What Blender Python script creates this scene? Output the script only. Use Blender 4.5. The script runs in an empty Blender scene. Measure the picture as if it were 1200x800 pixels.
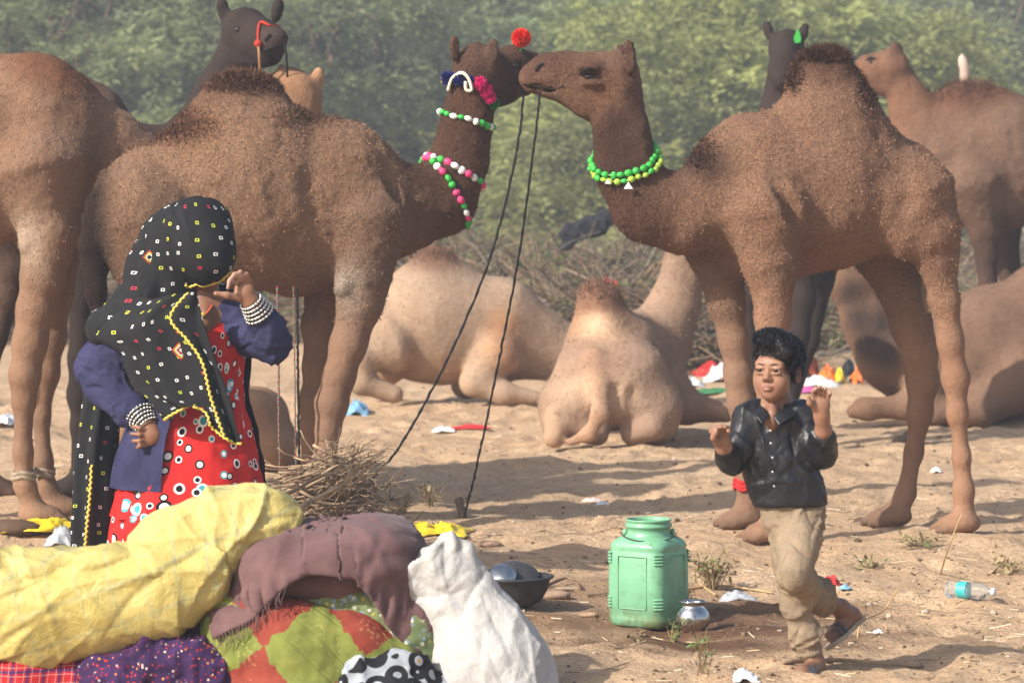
import bpy, math, random, time
import numpy as np
T0 = time.time()
random.seed(7); RNG = np.random.default_rng(7)
R = math.radians
scene = bpy.context.scene
COL = scene.collection

# ---------------------------------------------------------------- camera, world, sun, exposure
FPX, HY, CAMH = 3600.0, 225.0, 1.6          # focal length in photo pixels, horizon row, eye height
cam = bpy.data.cameras.new('camera'); camo = bpy.data.objects.new('camera', cam); COL.objects.link(camo)
camo.location = (0, 0, CAMH); camo.rotation_euler = (R(90), 0, 0)
cam.sensor_width = 36; cam.sensor_fit = 'HORIZONTAL'; cam.lens = FPX/1200*36
cam.shift_y = -(400-HY)/1200; cam.clip_start = 0.5; cam.clip_end = 3000
cam.dof.use_dof = True; cam.dof.focus_distance = 12.0; cam.dof.aperture_fstop = 5.0
scene.camera = camo
SUN_EL = 34.0; SH = np.array([0.80, 0.60])   # shadow direction on the ground
SUN_ROT = math.atan2(-SH[0], -SH[1])
w = bpy.data.worlds.new('World'); scene.world = w; w.use_nodes = True
nt = w.node_tree; bg = nt.nodes['Background']
sky = nt.nodes.new('ShaderNodeTexSky'); sky.sky_type = 'NISHITA'; sky.sun_disc = False
sky.sun_elevation = R(SUN_EL); sky.sun_rotation = SUN_ROT; sky.dust_density = 3.0; sky.air_density = 1.0
nt.links.new(sky.outputs[0], bg.inputs[0]); bg.inputs[1].default_value = 0.125
sun = bpy.data.lights.new('sun', 'SUN'); suno = bpy.data.objects.new('sun', sun); COL.objects.link(suno)
sun.energy = 4.3; sun.angle = R(0.7); sun.color = (1.0, 0.955, 0.89)
from mathutils import Vector, Matrix
_c = math.cos(R(SUN_EL))
suno.rotation_euler = Vector((SH[0]*_c, SH[1]*_c, -math.sin(R(SUN_EL)))).to_track_quat('-Z', 'Y').to_euler()
suno.location = (-8, -2, 12)
scene.view_settings.view_transform = 'Standard'; scene.view_settings.look = 'None'
scene.view_settings.exposure = 0.74; scene.view_settings.gamma = 1
scene.cycles.use_denoising = True
scene.cycles.max_bounces = 6; scene.cycles.transparent_max_bounces = 12
scene.cycles.volume_bounces = 0

# ---------------------------------------------------------------- helpers
def Pw(px, py, d):
    return np.array([(px-600)/FPX*d, d, CAMH-(py-HY)/FPX*d])
def gd(py):                                   # distance of flat ground seen at row py
    return CAMH*FPX/(py-HY)
def G(px, py, z=0.0):                         # point on the ground
    p = Pw(px, py, gd(py)); p[2] = ground_z(p[0], p[1])+z; return p
def proj(v):
    v = np.atleast_2d(v); return 600+v[:, 0]/v[:, 1]*FPX, HY-(v[:, 2]-CAMH)/v[:, 1]*FPX
def lin(c):
    c = np.asarray(c, float)/255.0
    return np.where(c <= 0.04045, c/12.92, ((c+0.055)/1.055)**2.4)
def S(r, g, b): return tuple(lin((r, g, b)))

def hash3(ix, iy, iz, seed):
    h = (ix*374761393 + iy*668265263 + iz*2147483647 + seed*974634777) & 0xFFFFFFFF
    h = ((h ^ (h >> 13))*1274126177) & 0xFFFFFFFF
    h = h ^ (h >> 16)
    return (h & 0xFFFF)/65535.0
def vnoise(p, seed=0):
    p = np.asarray(p, float); i = np.floor(p).astype(np.int64); f = p-i; f = f*f*(3-2*f)
    out = 0
    for dx in (0, 1):
        for dy in (0, 1):
            for dz in (0, 1):
                wgt = (f[:, 0] if dx else 1-f[:, 0])*(f[:, 1] if dy else 1-f[:, 1])*(f[:, 2] if dz else 1-f[:, 2])
                out = out+wgt*hash3(i[:, 0]+dx, i[:, 1]+dy, i[:, 2]+dz, seed)
    return out*2-1
def fbm(p, oct=3, seed=0, gain=0.5):
    a, s, o = 1.0, 0.0, np.asarray(p, float)
    for k in range(oct):
        s = s+a*vnoise(o, seed+k*17); o = o*2.03; a *= gain
    return s
def ridged(p, oct=3, seed=0):
    a, s, o = 1.0, 0.0, np.asarray(p, float)
    for k in range(oct):
        s = s+a*(1-2*np.abs(vnoise(o, seed+k*17))); o = o*1.9; a *= 0.5
    return s

def ground_z(x, y):
    x = np.atleast_1d(np.asarray(x, float)); y = np.atleast_1d(np.asarray(y, float)); z0 = np.zeros_like(x)
    p = np.stack([x, y, z0], 1)
    h = 0.035*fbm(p*0.7, 2, 3)+0.018*fbm(p*2.3, 2, 9)
    h = h*np.clip((y-5)/4, 0, 1)
    return h if len(h) > 1 else float(h[0])

def new_mesh(name, v, f, col=None, uv=None, smooth=True):
    me = bpy.data.meshes.new(name)
    v = np.asarray(v, np.float32)
    if isinstance(f, np.ndarray):
        n, k = f.shape
        me.vertices.add(len(v)); me.vertices.foreach_set('co', v.ravel())
        me.loops.add(n*k); me.loops.foreach_set('vertex_index', f.astype(np.int32).ravel())
        me.polygons.add(n); me.polygons.foreach_set('loop_start', np.arange(0, n*k, k, dtype=np.int32))
        try: me.polygons.foreach_set('loop_total', np.full(n, k, np.int32))
        except Exception: pass
        me.update(calc_edges=True); me.validate()
    else:
        me.from_pydata([tuple(map(float, q)) for q in v], [], [tuple(int(i) for i in q) for q in f]); me.update()
    if col is not None:
        at = me.color_attributes.new('Col', 'FLOAT_COLOR', 'POINT')
        c = np.ones((len(v), 4), np.float32); c[:, :np.asarray(col).shape[1]] = col
        at.data.foreach_set('color', c.ravel())
    if uv is not None:
        l = me.uv_layers.new(name='UVMap'); idx = np.empty(len(me.loops), np.int32); me.loops.foreach_get('vertex_index', idx)
        l.data.foreach_set('uv', np.asarray(uv, np.float32)[idx].ravel())
    if smooth and len(me.polygons): me.polygons.foreach_set('use_smooth', np.ones(len(me.polygons), bool))
    return me
def add(name, me, mat, loc=(0, 0, 0), parent=None):
    o = bpy.data.objects.new(name, me); COL.objects.link(o); o.location = loc
    if mat is not None and me is not None and len(me.materials) == 0:
        for m in (mat if isinstance(mat, (list, tuple)) else [mat]): me.materials.append(m)
    if parent is not None: o.parent = parent
    return o
def mk(name, v, f, mat, loc=None, parent=None, col=None, uv=None, smooth=True):
    """v in world space; loc = origin (a child takes its parent's origin)"""
    v = np.asarray(v, float)
    if parent is not None:
        base = np.array(parent.location); q = parent.parent
        while q is not None: base = base+np.array(q.location); q = q.parent
        return add(name, new_mesh(name, v-base, f, col, uv, smooth), mat, (0, 0, 0), parent)
    if loc is None: loc = np.array([v[:, 0].mean(), v[:, 1].mean(), v[:, 2].min()])
    return add(name, new_mesh(name, v-np.asarray(loc), f, col, uv, smooth), mat, tuple(loc))
def empty(name, loc): return add(name, None, None, tuple(loc))
def tag(o, label, cat, group=None):
    o['label'] = label; o['category'] = cat
    if group: o['group'] = group
    return o
def kind(o, k): o['kind'] = k; return o

class MB:
    """collects pieces of one mesh"""
    def __init__(s): s.v = []; s.f = []; s.n = 0; s.c = []
    def add(s, v, f, c=None):
        v = np.asarray(v, float); s.v.append(v); s.f += [tuple(int(i)+s.n for i in q) for q in f]; s.n += len(v)
        s.c.append(np.tile(np.asarray(c if c is not None else (1, 1, 1), float), (len(v), 1)) if c is None or np.ndim(c) == 1 else c)
        return s
    def out(s): return np.concatenate(s.v), s.f, np.concatenate(s.c)

def frame(t):
    t = t/np.linalg.norm(t); a = np.array([0, 0, 1.0]) if abs(t[2]) < .9 else np.array([1.0, 0, 0])
    u = np.cross(t, a); u /= np.linalg.norm(u); return u, np.cross(t, u)
def tube(pts, rad, n=6, closed=False, cap=True):
    pts = np.asarray(pts, float); m = len(pts); rad = np.broadcast_to(np.asarray(rad, float), (m,))
    v = []; u = None
    for i in range(m):
        if closed: t = pts[(i+1) % m]-pts[i-1]
        else: t = pts[min(i+1, m-1)]-pts[max(i-1, 0)]
        t = t/(np.linalg.norm(t)+1e-12)
        if u is None: u, _ = frame(t)
        u = u-t*np.dot(u, t); u /= np.linalg.norm(u)+1e-12; w_ = np.cross(t, u)
        for k in range(n):
            a = 2*math.pi*k/n; v.append(pts[i]+rad[i]*(math.cos(a)*u+math.sin(a)*w_))
    f = []
    for i in range(m if closed else m-1):
        for k in range(n):
            j = (i+1) % m; f.append((i*n+k, i*n+(k+1) % n, j*n+(k+1) % n, j*n+k))
    if cap and not closed:
        f.append(tuple(range(n))[::-1]); f.append(tuple((m-1)*n+k for k in range(n)))
    return np.array(v), f
def cr(pts, n):
    """Catmull-Rom through control rows (m,k) -> (n,k)"""
    p = np.asarray(pts, float); m = len(p); t = np.linspace(0, m-1, n); i = np.clip(t.astype(int), 0, m-2); f = (t-i)[:, None]
    p0 = p[np.clip(i-1, 0, m-1)]; p1 = p[i]; p2 = p[i+1]; p3 = p[np.clip(i+2, 0, m-1)]
    return 0.5*((2*p1)+(-p0+p2)*f+(2*p0-5*p1+4*p2-p3)*f*f+(-p0+3*p1-3*p2+p3)*f**3)
def grid_faces(ny, nx, wrap=False):
    a = np.arange(ny*nx).reshape(ny, nx)
    if wrap: a = np.concatenate([a, a[:, :1]], 1)
    return np.stack([a[:-1, :-1], a[:-1, 1:], a[1:, 1:], a[1:, :-1]], -1).reshape(-1, 4)
def vnormals(v, f):
    n = np.zeros_like(v); a = v[f[:, 0]]; fn = np.cross(v[f[:, 1]]-a, v[f[:, 2]]-a)
    for k in range(f.shape[1]): np.add.at(n, f[:, k], fn)
    return n/(np.linalg.norm(n, axis=1)[:, None]+1e-12)
def lathe(prof, n=24, c=(0, 0, 0)):
    v = []; 
    for r, z in prof:
        for k in range(n):
            a = 2*math.pi*k/n; v.append((c[0]+r*math.cos(a), c[1]+r*math.sin(a), c[2]+z))
    return np.array(v), [tuple(q) for q in grid_faces(len(prof), n, True)]
def uvsphere(c, r, nu=12, nv=8):
    r = np.broadcast_to(np.asarray(r, float), (3,))
    th = np.linspace(0, math.pi, nv+1); v = []
    for t in th:
        for k in range(nu):
            a = 2*math.pi*k/nu; v.append((c[0]+r[0]*math.sin(t)*math.cos(a), c[1]+r[1]*math.sin(t)*math.sin(a), c[2]+r[2]*math.cos(t)))
    return np.array(v), [tuple(q) for q in grid_faces(nv+1, nu, True)]

# ---------------------------------------------------------------- signed-distance sculpting
class SDF:
    def __init__(s): s.pr = []
    def cap(s, a, b, ra, rb, k=.05, sy=1., col=None, sub=False, geo=True):
        s.pr.append(dict(t=0, a=np.array(a, float), b=np.array(b, float), ra=ra, rb=rb, k=k, sy=sy, col=col, sub=sub, geo=geo)); return s
    def ell(s, c, r, rot=None, k=.05, col=None, sub=False, geo=True):
        """rot: 3x3 whose columns are the ellipsoid axes"""
        s.pr.append(dict(t=1, c=np.array(c, float), r=np.array(r, float)*np.ones(3), rot=np.eye(3) if rot is None else np.array(rot, float), k=k, col=col, sub=sub, geo=geo)); return s
    def chain(s, pts, k=.05, sy=1., col=None):
        for p, q in zip(pts[:-1], pts[1:]):
            s.cap(p[:3], q[:3], p[3], q[3], k, sy, q[4] if len(q) > 4 else col)
        return s
    @staticmethod
    def dist(p, P):
        if p['t'] == 0:
            m = np.array([1, 1/p['sy'], 1]); a = p['a']*m; b = p['b']*m; Q = P*m-a; ab = b-a
            t = np.clip(Q@ab/(ab@ab+1e-12), 0, 1)
            return (np.sqrt(((Q-t[:, None]*ab)**2).sum(1))-(p['ra']+t*(p['rb']-p['ra'])))*min(1, p['sy'])
        q = ((P-p['c'])@p['rot'])/p['r']; k0 = np.sqrt((q*q).sum(1)); k1 = np.sqrt(((q/p['r'])**2).sum(1))+1e-9
        return np.where(k0 < 1e-6, -p['r'].min(), k0*(k0-1)/k1)
    def eval(s, P):
        F = np.full(len(P), 1e3)
        for p in s.pr:
            if not p['geo']: continue
            d = s.dist(p, P); k = p['k']
            if p['sub']:
                h = np.maximum(k-np.abs(F+d), 0)/k; F = np.maximum(F, -d)+h*h*k*.25
            else:
                h = np.maximum(k-np.abs(F-d), 0)/k; F = np.minimum(F, d)-h*h*k*.25
        return F
    def bounds(s, p):
        if p['t'] == 0:
            r = max(p['ra'], p['rb']); rr = np.array([r, r*p['sy'], r])
            return np.minimum(p['a'], p['b'])-rr, np.maximum(p['a'], p['b'])+rr
        r = np.abs(p['rot']*p['r'][None, :]).sum(1); return p['c']-r, p['c']+r
    def mesh(s, vox, off=0.0, clip=None):
        gl = [p for p in s.pr if p['geo'] and not p['sub']]
        lo = np.min([s.bounds(p)[0] for p in gl], 0)-3*vox-off; hi = np.max([s.bounds(p)[1] for p in gl], 0)+3*vox+off
        n = np.ceil((hi-lo)/vox).astype(int)+1
        F = np.full(n, 1e3, np.float32); ax = [lo[i]+np.arange(n[i])*vox for i in range(3)]
        for p in s.pr:
            if not p['geo']: continue
            k = p['k']; a, b = s.bounds(p); m = k+2*vox+off
            i0 = np.clip(np.floor((a-m-lo)/vox).astype(int), 0, n); i1 = np.clip(np.ceil((b+m-lo)/vox).astype(int)+1, 0, n)
            if (i1 <= i0).any(): continue
            g = np.stack(np.meshgrid(*[ax[i][i0[i]:i1[i]] for i in range(3)], indexing='ij'), -1)
            d = s.dist(p, g.reshape(-1, 3)).reshape(g.shape[:3]).astype(np.float32)
            sl = tuple(slice(i0[i], i1[i]) for i in range(3)); f = F[sl]
            if p['sub']:
                h = np.maximum(k-np.abs(f+d), 0)/k; F[sl] = np.maximum(f, -d)+h*h*k*.25
            else:
                h = np.maximum(k-np.abs(f-d), 0)/k; F[sl] = np.minimum(f, d)-h*h*k*.25
        F -= off
        v, q = surfnets(F, lo, vox)
        return v, q
    def colors(s, v, sig=.035, default=(.5, .5, .5)):
        acc = np.zeros((len(v), 3)); ws = np.zeros(len(v))+1e-9
        for p in s.pr:
            if p['col'] is None: continue
            d = np.clip(s.dist(p, v), -.03, 1); wt = np.exp(-d/sig)*(1 if p['geo'] else 6)
            acc += wt[:, None]*np.array(p['col']); ws += wt
        return acc/ws[:, None]
def surfnets(F, lo, vox):
    n = np.array(F.shape); Sg = F < 0
    c = np.zeros(n-1, np.uint8)
    for dx in (0, 1):
        for dy in (0, 1):
            for dz in (0, 1):
                c += Sg[dx:n[0]-1+dx, dy:n[1]-1+dy, dz:n[2]-1+dz]
    idx = np.argwhere((c > 0) & (c < 8)); i, j, k = idx.T
    cn = [(a, b, d) for a in (0, 1) for b in (0, 1) for d in (0, 1)]
    val = {q: F[i+q[0], j+q[1], k+q[2]] for q in cn}
    acc = np.zeros((len(idx), 3)); cnt = np.zeros(len(idx))
    for q in cn:
        for axis in range(3):
            if q[axis]: continue
            r = list(q); r[axis] = 1; r = tuple(r); a, b = val[q], val[r]
            m = (a < 0) != (b < 0); t = np.where(m, a/np.where(m, a-b, 1), 0)
            pt = np.array(q, float)[None]+t[:, None]*np.eye(3)[axis]
            acc += np.where(m[:, None], pt, 0); cnt += m
    v = lo+(idx+acc/cnt[:, None])*vox
    vid = np.full(n-1, -1, np.int64); vid[i, j, k] = np.arange(len(idx))
    quads = []
    for axis in range(3):
        o1, o2 = (axis+1) % 3, (axis+2) % 3
        sl0 = [slice(None)]*3; sl1 = [slice(None)]*3; sl0[axis] = slice(0, n[axis]-1); sl1[axis] = slice(1, n[axis])
        a, b = Sg[tuple(sl0)], Sg[tuple(sl1)]; e = np.argwhere(a != b)
        e = e[(e[:, o1] > 0) & (e[:, o2] > 0) & (e[:, o1] < n[o1]-1) & (e[:, o2] < n[o2]-1)]
        e1 = e.copy(); e1[:, o1] -= 1; e2 = e1.copy(); e2[:, o2] -= 1; e3 = e.copy(); e3[:, o2] -= 1
        q = np.stack([vid[tuple(x.T)] for x in (e, e1, e2, e3)], 1)
        flip = ~a[tuple(e.T)]
        q[flip] = q[flip][:, ::-1]
        quads.append(q)
    return v, np.concatenate(quads)

def creases(v, n, num, seed, depth, width, length, bias=None):
    """sharp random fold lines across a surface"""
    rng = np.random.default_rng(seed); out = np.zeros(len(v))
    for i in range(num):
        k = rng.integers(len(v)); c = v[k]; nn = n[k]; t_ = rng.normal(0, 1, 3)+(0 if bias is None else np.array(bias)*rng.choice([-1, 1])); t_ -= nn*(t_@nn); t_ /= np.linalg.norm(t_)+1e-9; m = np.cross(nn, t_)
        q = v-c; L = length*rng.uniform(.5, 1.5); al = q@t_; s = q@m+.12*L*np.sin(al/L*2+rng.uniform(0, 6)); w_ = width*rng.uniform(.5, 1.6); near = np.exp(-(al/L)**2)*np.exp(-((q@nn)/.12)**2)
        e = np.where(s > 0, np.exp(-s/w_), np.exp(s/(w_*.3))); out += depth*rng.uniform(.4, 1.2)*rng.choice([1, 1, -1])*e*near
    return out

# ---------------------------------------------------------------- cloth relaxation (position based)
def pbd(P, du, dv, coll, steps=120, it=5, dt=.016, fric=.55, thick=.006, pins=None, grav=-9.8, bend=.25, damp=.985):
    """P (ny,nx,3) start positions, du/dv rest spacing, coll(pts)->signed distance"""
    P = P.copy(); V = np.zeros_like(P); ny, nx = P.shape[:2]; dg = math.hypot(du, dv)
    im = np.ones((ny, nx, 1))
    if pins is not None: im[pins] = 0
    def con(a, b, rest, st):
        A, B = P[a], P[b]; d = B-A; L = np.sqrt((d*d).sum(-1, keepdims=True))+1e-9
        wa, wb = im[a], im[b]; c = st*(L-rest)/L*d/np.maximum(wa+wb, 1e-6)
        P[a] = A+wa*c; P[b] = B-wb*c
    s = slice
    cons = []
    for par in (0, 1):
        m = (nx-par)//2; cons.append(((s(None), s(par, par+2*m-1, 2)), (s(None), s(par+1, par+2*m, 2)), du, 1.))
        m = (ny-par)//2; cons.append(((s(par, par+2*m-1, 2), s(None)), (s(par+1, par+2*m, 2), s(None)), dv, 1.))
        m = (ny-par)//2
        for q in (0, 1):
            l = (nx-q)//2
            cons.append(((s(par, par+2*m-1, 2), s(q, q+2*l-1, 2)), (s(par+1, par+2*m, 2), s(q+1, q+2*l, 2)), dg, .4))
            cons.append(((s(par, par+2*m-1, 2), s(q+1, q+2*l, 2)), (s(par+1, par+2*m, 2), s(q, q+2*l-1, 2)), dg, .4))
    bc = [((s(None), s(0, nx-2)), (s(None), s(2, nx)), 2*du, bend*.5), ((s(0, ny-2), s(None)), (s(2, ny), s(None)), 2*dv, bend*.5)]
    for st in range(steps):
        V *= damp; V[..., 2] += grav*dt; V *= im; P0 = P.copy(); P += V*dt
        for _ in range(it):
            for c in cons: con(*c)
            for c in bc: con(*c)
        p = P.reshape(-1, 3); d = coll(p)-thick; m = d < 0
        if m.any():
            q = p[m]; e = .004; g = np.stack([coll(q+np.eye(3)[k]*e) for k in range(3)], 1)-(d[m]+thick)[:, None]
            g /= np.linalg.norm(g, axis=1)[:, None]+1e-9
            q = q-g*np.maximum(d[m], -.05)[:, None]
            old = P0.reshape(-1, 3)[m]; mv = q-old; mt = mv-(mv*g).sum(1)[:, None]*g; q = q-mt*fric
            p[m] = q; P = p.reshape(ny, nx, 3)
        V = np.clip((P-P0)/dt, -3, 3)
    return P

# ---------------------------------------------------------------- materials
class NT:
    def __init__(s, name, rough=.8, spec=.3):
        s.m = bpy.data.materials.new(name); s.m.use_nodes = True; s.t = s.m.node_tree
        s.b = s.t.nodes['Principled BSDF']; s.b.inputs['Roughness'].default_value = rough; s.b.inputs['Specular IOR Level'].default_value = spec
    def n(s, typ, **kw):
        x = s.t.nodes.new('ShaderNode'+typ)
        for k, v in kw.items(): setattr(x, k, v)
        return x
    def l(s, a, b): s.t.links.new(a, b)
    def set(s, sock, v):
        if hasattr(v, 'is_output'): s.l(v, sock)
        else: sock.default_value = v if not (isinstance(v, tuple) and len(v) == 3 and sock.type == 'RGBA') else (*v, 1)
    def coord(s, kind='Object', scale=None):
        o = s.n('TexCoord').outputs[kind]
        if scale is not None:
            m = s.n('Mapping'); s.l(o, m.inputs[0]); m.inputs['Scale'].default_value = scale if isinstance(scale, tuple) else (scale,)*3; o = m.outputs[0]
        return o
    def noise(s, vec, scale, detail=3, rough=.55, out=0, dist=0):
        x = s.n('TexNoise'); s.l(vec, x.inputs['Vector']); x.inputs['Scale'].default_value = scale; x.inputs['Detail'].default_value = detail
        x.inputs['Roughness'].default_value = rough; x.inputs['Distortion'].default_value = dist; return x.outputs[out]
    def vor(s, vec, scale, feature='F1', metric='EUCLIDEAN', rnd=1., dims='3D'):
        x = s.n('TexVoronoi', feature=feature, distance=metric, voronoi_dimensions=dims); s.l(vec, x.inputs['Vector']); x.inputs['Scale'].default_value = scale
        x.inputs['Randomness'].default_value = rnd; return x
    def ramp(s, fac, stops, const=False):
        x = s.n('ValToRGB'); s.l(fac, x.inputs[0]); e = x.color_ramp.elements
        if const: x.color_ramp.interpolation = 'CONSTANT'
        while len(e) < len(stops): e.new(.5)
        for q, (p, c) in zip(e, stops): q.position = p; q.color = (*c, 1) if not np.isscalar(c) else (c, c, c, 1)
        return x.outputs[0]
    def math(s, op, a, b=0., c=0.):
        x = s.n('Math', operation=op); s.set(x.inputs[0], a); s.set(x.inputs[1], b); s.set(x.inputs[2], c); return x.outputs[0]
    def mix(s, fac, a, b, mode='MIX'):
        x = s.n('Mix', data_type='RGBA', blend_type=mode); s.set(x.inputs[0], fac); s.set(x.inputs[6], a); s.set(x.inputs[7], b); return x.outputs[2]
    def bump(s, h, strength=.5, dist=.01, normal=None):
        x = s.n('Bump'); s.l(h, x.inputs['Height']); x.inputs['Strength'].default_value = strength; x.inputs['Distance'].default_value = dist
        if normal is not None: s.l(normal, x.inputs['Normal'])
        return x.outputs[0]
    def out(s, col=None, rough=None, normal=None, metal=None):
        if col is not None: s.set(s.b.inputs['Base Color'], col)
        if rough is not None: s.set(s.b.inputs['Roughness'], rough)
        if normal is not None: s.l(normal, s.b.inputs['Normal'])
        if metal is not None: s.b.inputs['Metallic'].default_value = metal
        return s.m
    def attr(s, name='Col'): x = s.n('Attribute'); x.attribute_name = name; return x.outputs['Color']

def plain(name, col, rough=.7, spec=.3, var=.18, scale=14., bump=.0, bscale=60., metal=None):
    t = NT(name, rough, spec); c = t.coord()
    n = t.noise(c, scale, 4)
    k = t.ramp(n, [(.3, tuple(np.array(col)*(1-var))), (.7, tuple(np.minimum(np.array(col)*(1+var), 1)))])
    nm = t.bump(t.noise(c, bscale, 4), bump, .01) if bump else None
    return t.out(k, normal=nm, metal=metal)
# ---------------------------------------------------------------- ground
def graded(lo, hi, step, far_lo, far_hi, g=1.25):
    a = list(np.arange(lo, hi, step)); s = step; x = a[-1]
    while x < far_hi: s *= g; x += s; a.append(x)
    s = step; x = a[0]; b = []
    while x > far_lo: s *= g; x -= s; b.append(x)
    return np.array(b[::-1]+a)
gx = graded(-4.2, 4.2, .035, -900, 900); gy = graded(9.2, 24, .04, -60, 1800)
XX, YY = np.meshgrid(gx, gy); pts = np.stack([XX.ravel(), YY.ravel(), 0*XX.ravel()], 1)
near = np.clip((40-np.abs(pts[:, 1]-14))/20, 0, 1)*np.clip((9-np.abs(pts[:, 0]))/3, 0, 1)
gz = ground_z(pts[:, 0], pts[:, 1])
fine = 0.016*fbm(pts*[4.5, 3.6, 1], 2, 21)+0.005*ridged(pts*[7, 6, 1], 2, 31)+0.006*fbm(pts*14, 2, 5)
# trampled hoof marks
hs = RNG.uniform([-4, 9.3], [4, 24], (420, 2))
dent = np.zeros(len(pts))
for hx, hy in hs:
    m = (np.abs(pts[:, 0]-hx) < .3) & (np.abs(pts[:, 1]-hy) < .3)
    r = np.hypot((pts[m, 0]-hx), (pts[m, 1]-hy)*.8)/random.uniform(.07, .12)
    dent[m] += -.022*np.exp(-r**4)+.010*np.exp(-((r-1.35)/.3)**2)
gz = gz+near*(fine+dent)-.012*near
wet = np.zeros(len(pts))
for (px, py, rx, ry, a) in [(850, 722, .45, .40, 1), (690, 715, .5, .3, .75), (960, 745, .45, .4, .75), (790, 738, .5, .3, 1), (900, 705, .4, .35, .9), (630, 700, .4, .5, .6), (730, 690, .4, .5, .5)]:
    c = Pw(px, py, gd(py)); q = np.hypot((pts[:, 0]-c[0])/rx, (pts[:, 1]-c[1])/ry)+.35*fbm(pts*6, 3, 77)
    wet = np.maximum(wet, a*np.clip(1.45-q, 0, 1)/1.0)
wet = np.clip(wet, 0, 1)
t = NT('sand', .95, .12); c = t.coord()
n1 = t.noise(c, .9, 5, .6); n2 = t.noise(c, 9, 5, .65); n3 = t.noise(c, 70, 4, .7)
sandc = t.ramp(n1, [(.3, S(192, 161, 126)), (.55, S(208, 177, 141)), (.75, S(219, 190, 154))])
sandc = t.mix(t.ramp(n2, [(.34, .0), (.62, .75)]), t.mix(.5, sandc, S(150, 118, 90)), sandc)
sandc = t.mix(t.ramp(n3, [(.38, .45), (.52, .0)]), sandc, S(128, 100, 78))
v = t.vor(c, 38); sandc = t.mix(t.ramp(v.outputs['Distance'], [(.08, .6), (.14, .0)]), sandc, t.ramp(t.noise(c, 20, 1), [(.4, S(92, 70, 52)), (.6, S(205, 186, 160))]))
wm = t.n('SeparateColor'); t.l(t.attr('Col'), wm.inputs[0])
sandc = t.mix(wm.outputs[0], sandc, t.mix(.9, sandc, S(84, 55, 36)))
nm = t.bump(t.noise(c, 42, 5, .7), .9, .02, t.bump(t.noise(c, 8, 4, .6), .6, .05))
rg = t.math('SUBTRACT', .97, t.math('MULTIPLY', wm.outputs[0], .35))
M_SAND = t.out(sandc, rg, nm)
go = mk('ground', np.stack([pts[:, 0], pts[:, 1], gz], 1), grid_faces(len(gy), len(gx)), M_SAND, loc=(0, 0, 0), col=np.stack([wet]*3, 1))
kind(go, 'structure')
GFINE = (gx, gy, gz.reshape(len(gy), len(gx)))
def gz_at(x, y):
    i = min(max(np.searchsorted(gx, x)-1, 0), len(gx)-2); j = min(max(np.searchsorted(gy, y)-1, 0), len(gy)-2)
    u = (x-gx[i])/(gx[i+1]-gx[i]); w_ = (y-gy[j])/(gy[j+1]-gy[j]); Z = GFINE[2]
    return (Z[j, i]*(1-u)+Z[j, i+1]*u)*(1-w_)+(Z[j+1, i]*(1-u)+Z[j+1, i+1]*u)*w_
def Gf(px, py, dz=0.):                        # where the line of sight meets the uneven sand
    d = gd(py)
    for _ in range(6):
        p = Pw(px, py, d); d = .5*d+.5*(CAMH-gz_at(p[0], p[1]))*FPX/(py-HY)
    p = Pw(px, py, d); p[2] = gz_at(p[0], p[1])+dz; return p

# ---------------------------------------------------------------- foliage
def mleaf(name, rough=.6):
    t = NT(name, rough, .25); c = t.attr('Col'); d = t.b
    k = t.mix(t.ramp(t.noise(t.coord(), 3, 3), [(.3, .0), (.7, .5)]), c, (0.29, 0.30, 0.12))
    t.set(d.inputs['Base Color'], k)
    tr = t.n('BsdfTranslucent'); t.l(k, tr.inputs[0]); mx = t.n('MixShader'); mx.inputs[0].default_value = .42
    t.l(d.outputs[0], mx.inputs[1]); t.l(tr.outputs[0], mx.inputs[2]); t.l(mx.outputs[0], t.t.nodes['Material Output'].inputs[0])
    return t.m
M_LEAF = mleaf('leaf'); M_BARK = plain('bark', S(92, 76, 60), .95, .1, .3, 6, .6, 30)
M_TWIG = plain('dry_twig', S(120, 100, 80), .95, .1, .4, 3)
def sprays(base, dirn, L, nl, ll, lw, colA, colB, rng):
    """feathery sprays: base (M,3), dirn (M,3) -> leaf quads"""
    M = len(base); tt = (np.arange(nl)+.5)/nl
    t = np.tile(tt, (M, 1)); L = np.asarray(L).reshape(M, 1)
    droop = np.array([0, 0, -1.]); pos = base[:, None]+dirn[:, None]*(t*L)[..., None]+droop*(.55*(t**2)*L)[..., None]
    tang = dirn[:, None]+droop*(1.1*t)[..., None]; tang /= np.linalg.norm(tang, axis=2)[..., None]
    side = np.cross(tang, np.array([0, 0, 1.])); side /= np.linalg.norm(side, axis=2)[..., None]+1e-9
    sg = np.where(np.arange(nl) % 2 == 0, 1, -1)[None, :, None]
    e = side*sg*.8+tang*.6+rng.normal(0, .3, (M, nl, 3)); e /= np.linalg.norm(e, axis=2)[..., None]
    e *= ll*rng.uniform(.6, 1.3, (M, nl, 1))*(1.1-.5*t)[..., None]
    nrm = rng.normal(0, 1, (M, nl, 3)); wv = np.cross(e, nrm); wv /= np.linalg.norm(wv, axis=2)[..., None]+1e-9; wv *= lw
    p = pos
    v = np.stack([p, p+e*.5+wv, p+e, p+e*.5-wv], 2).reshape(-1, 3)
    f = np.arange(len(v)).reshape(-1, 4)
    mixv = np.clip(rng.normal(.5, .25, (M, 1, 1))+rng.normal(0, .12, (M, nl, 1)), 0, 1)
    c = np.asarray(colA)*(1-mixv)+np.asarray(colB)*mixv
    return v, f, np.repeat(c.reshape(-1, 3), 4, 0)
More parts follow.
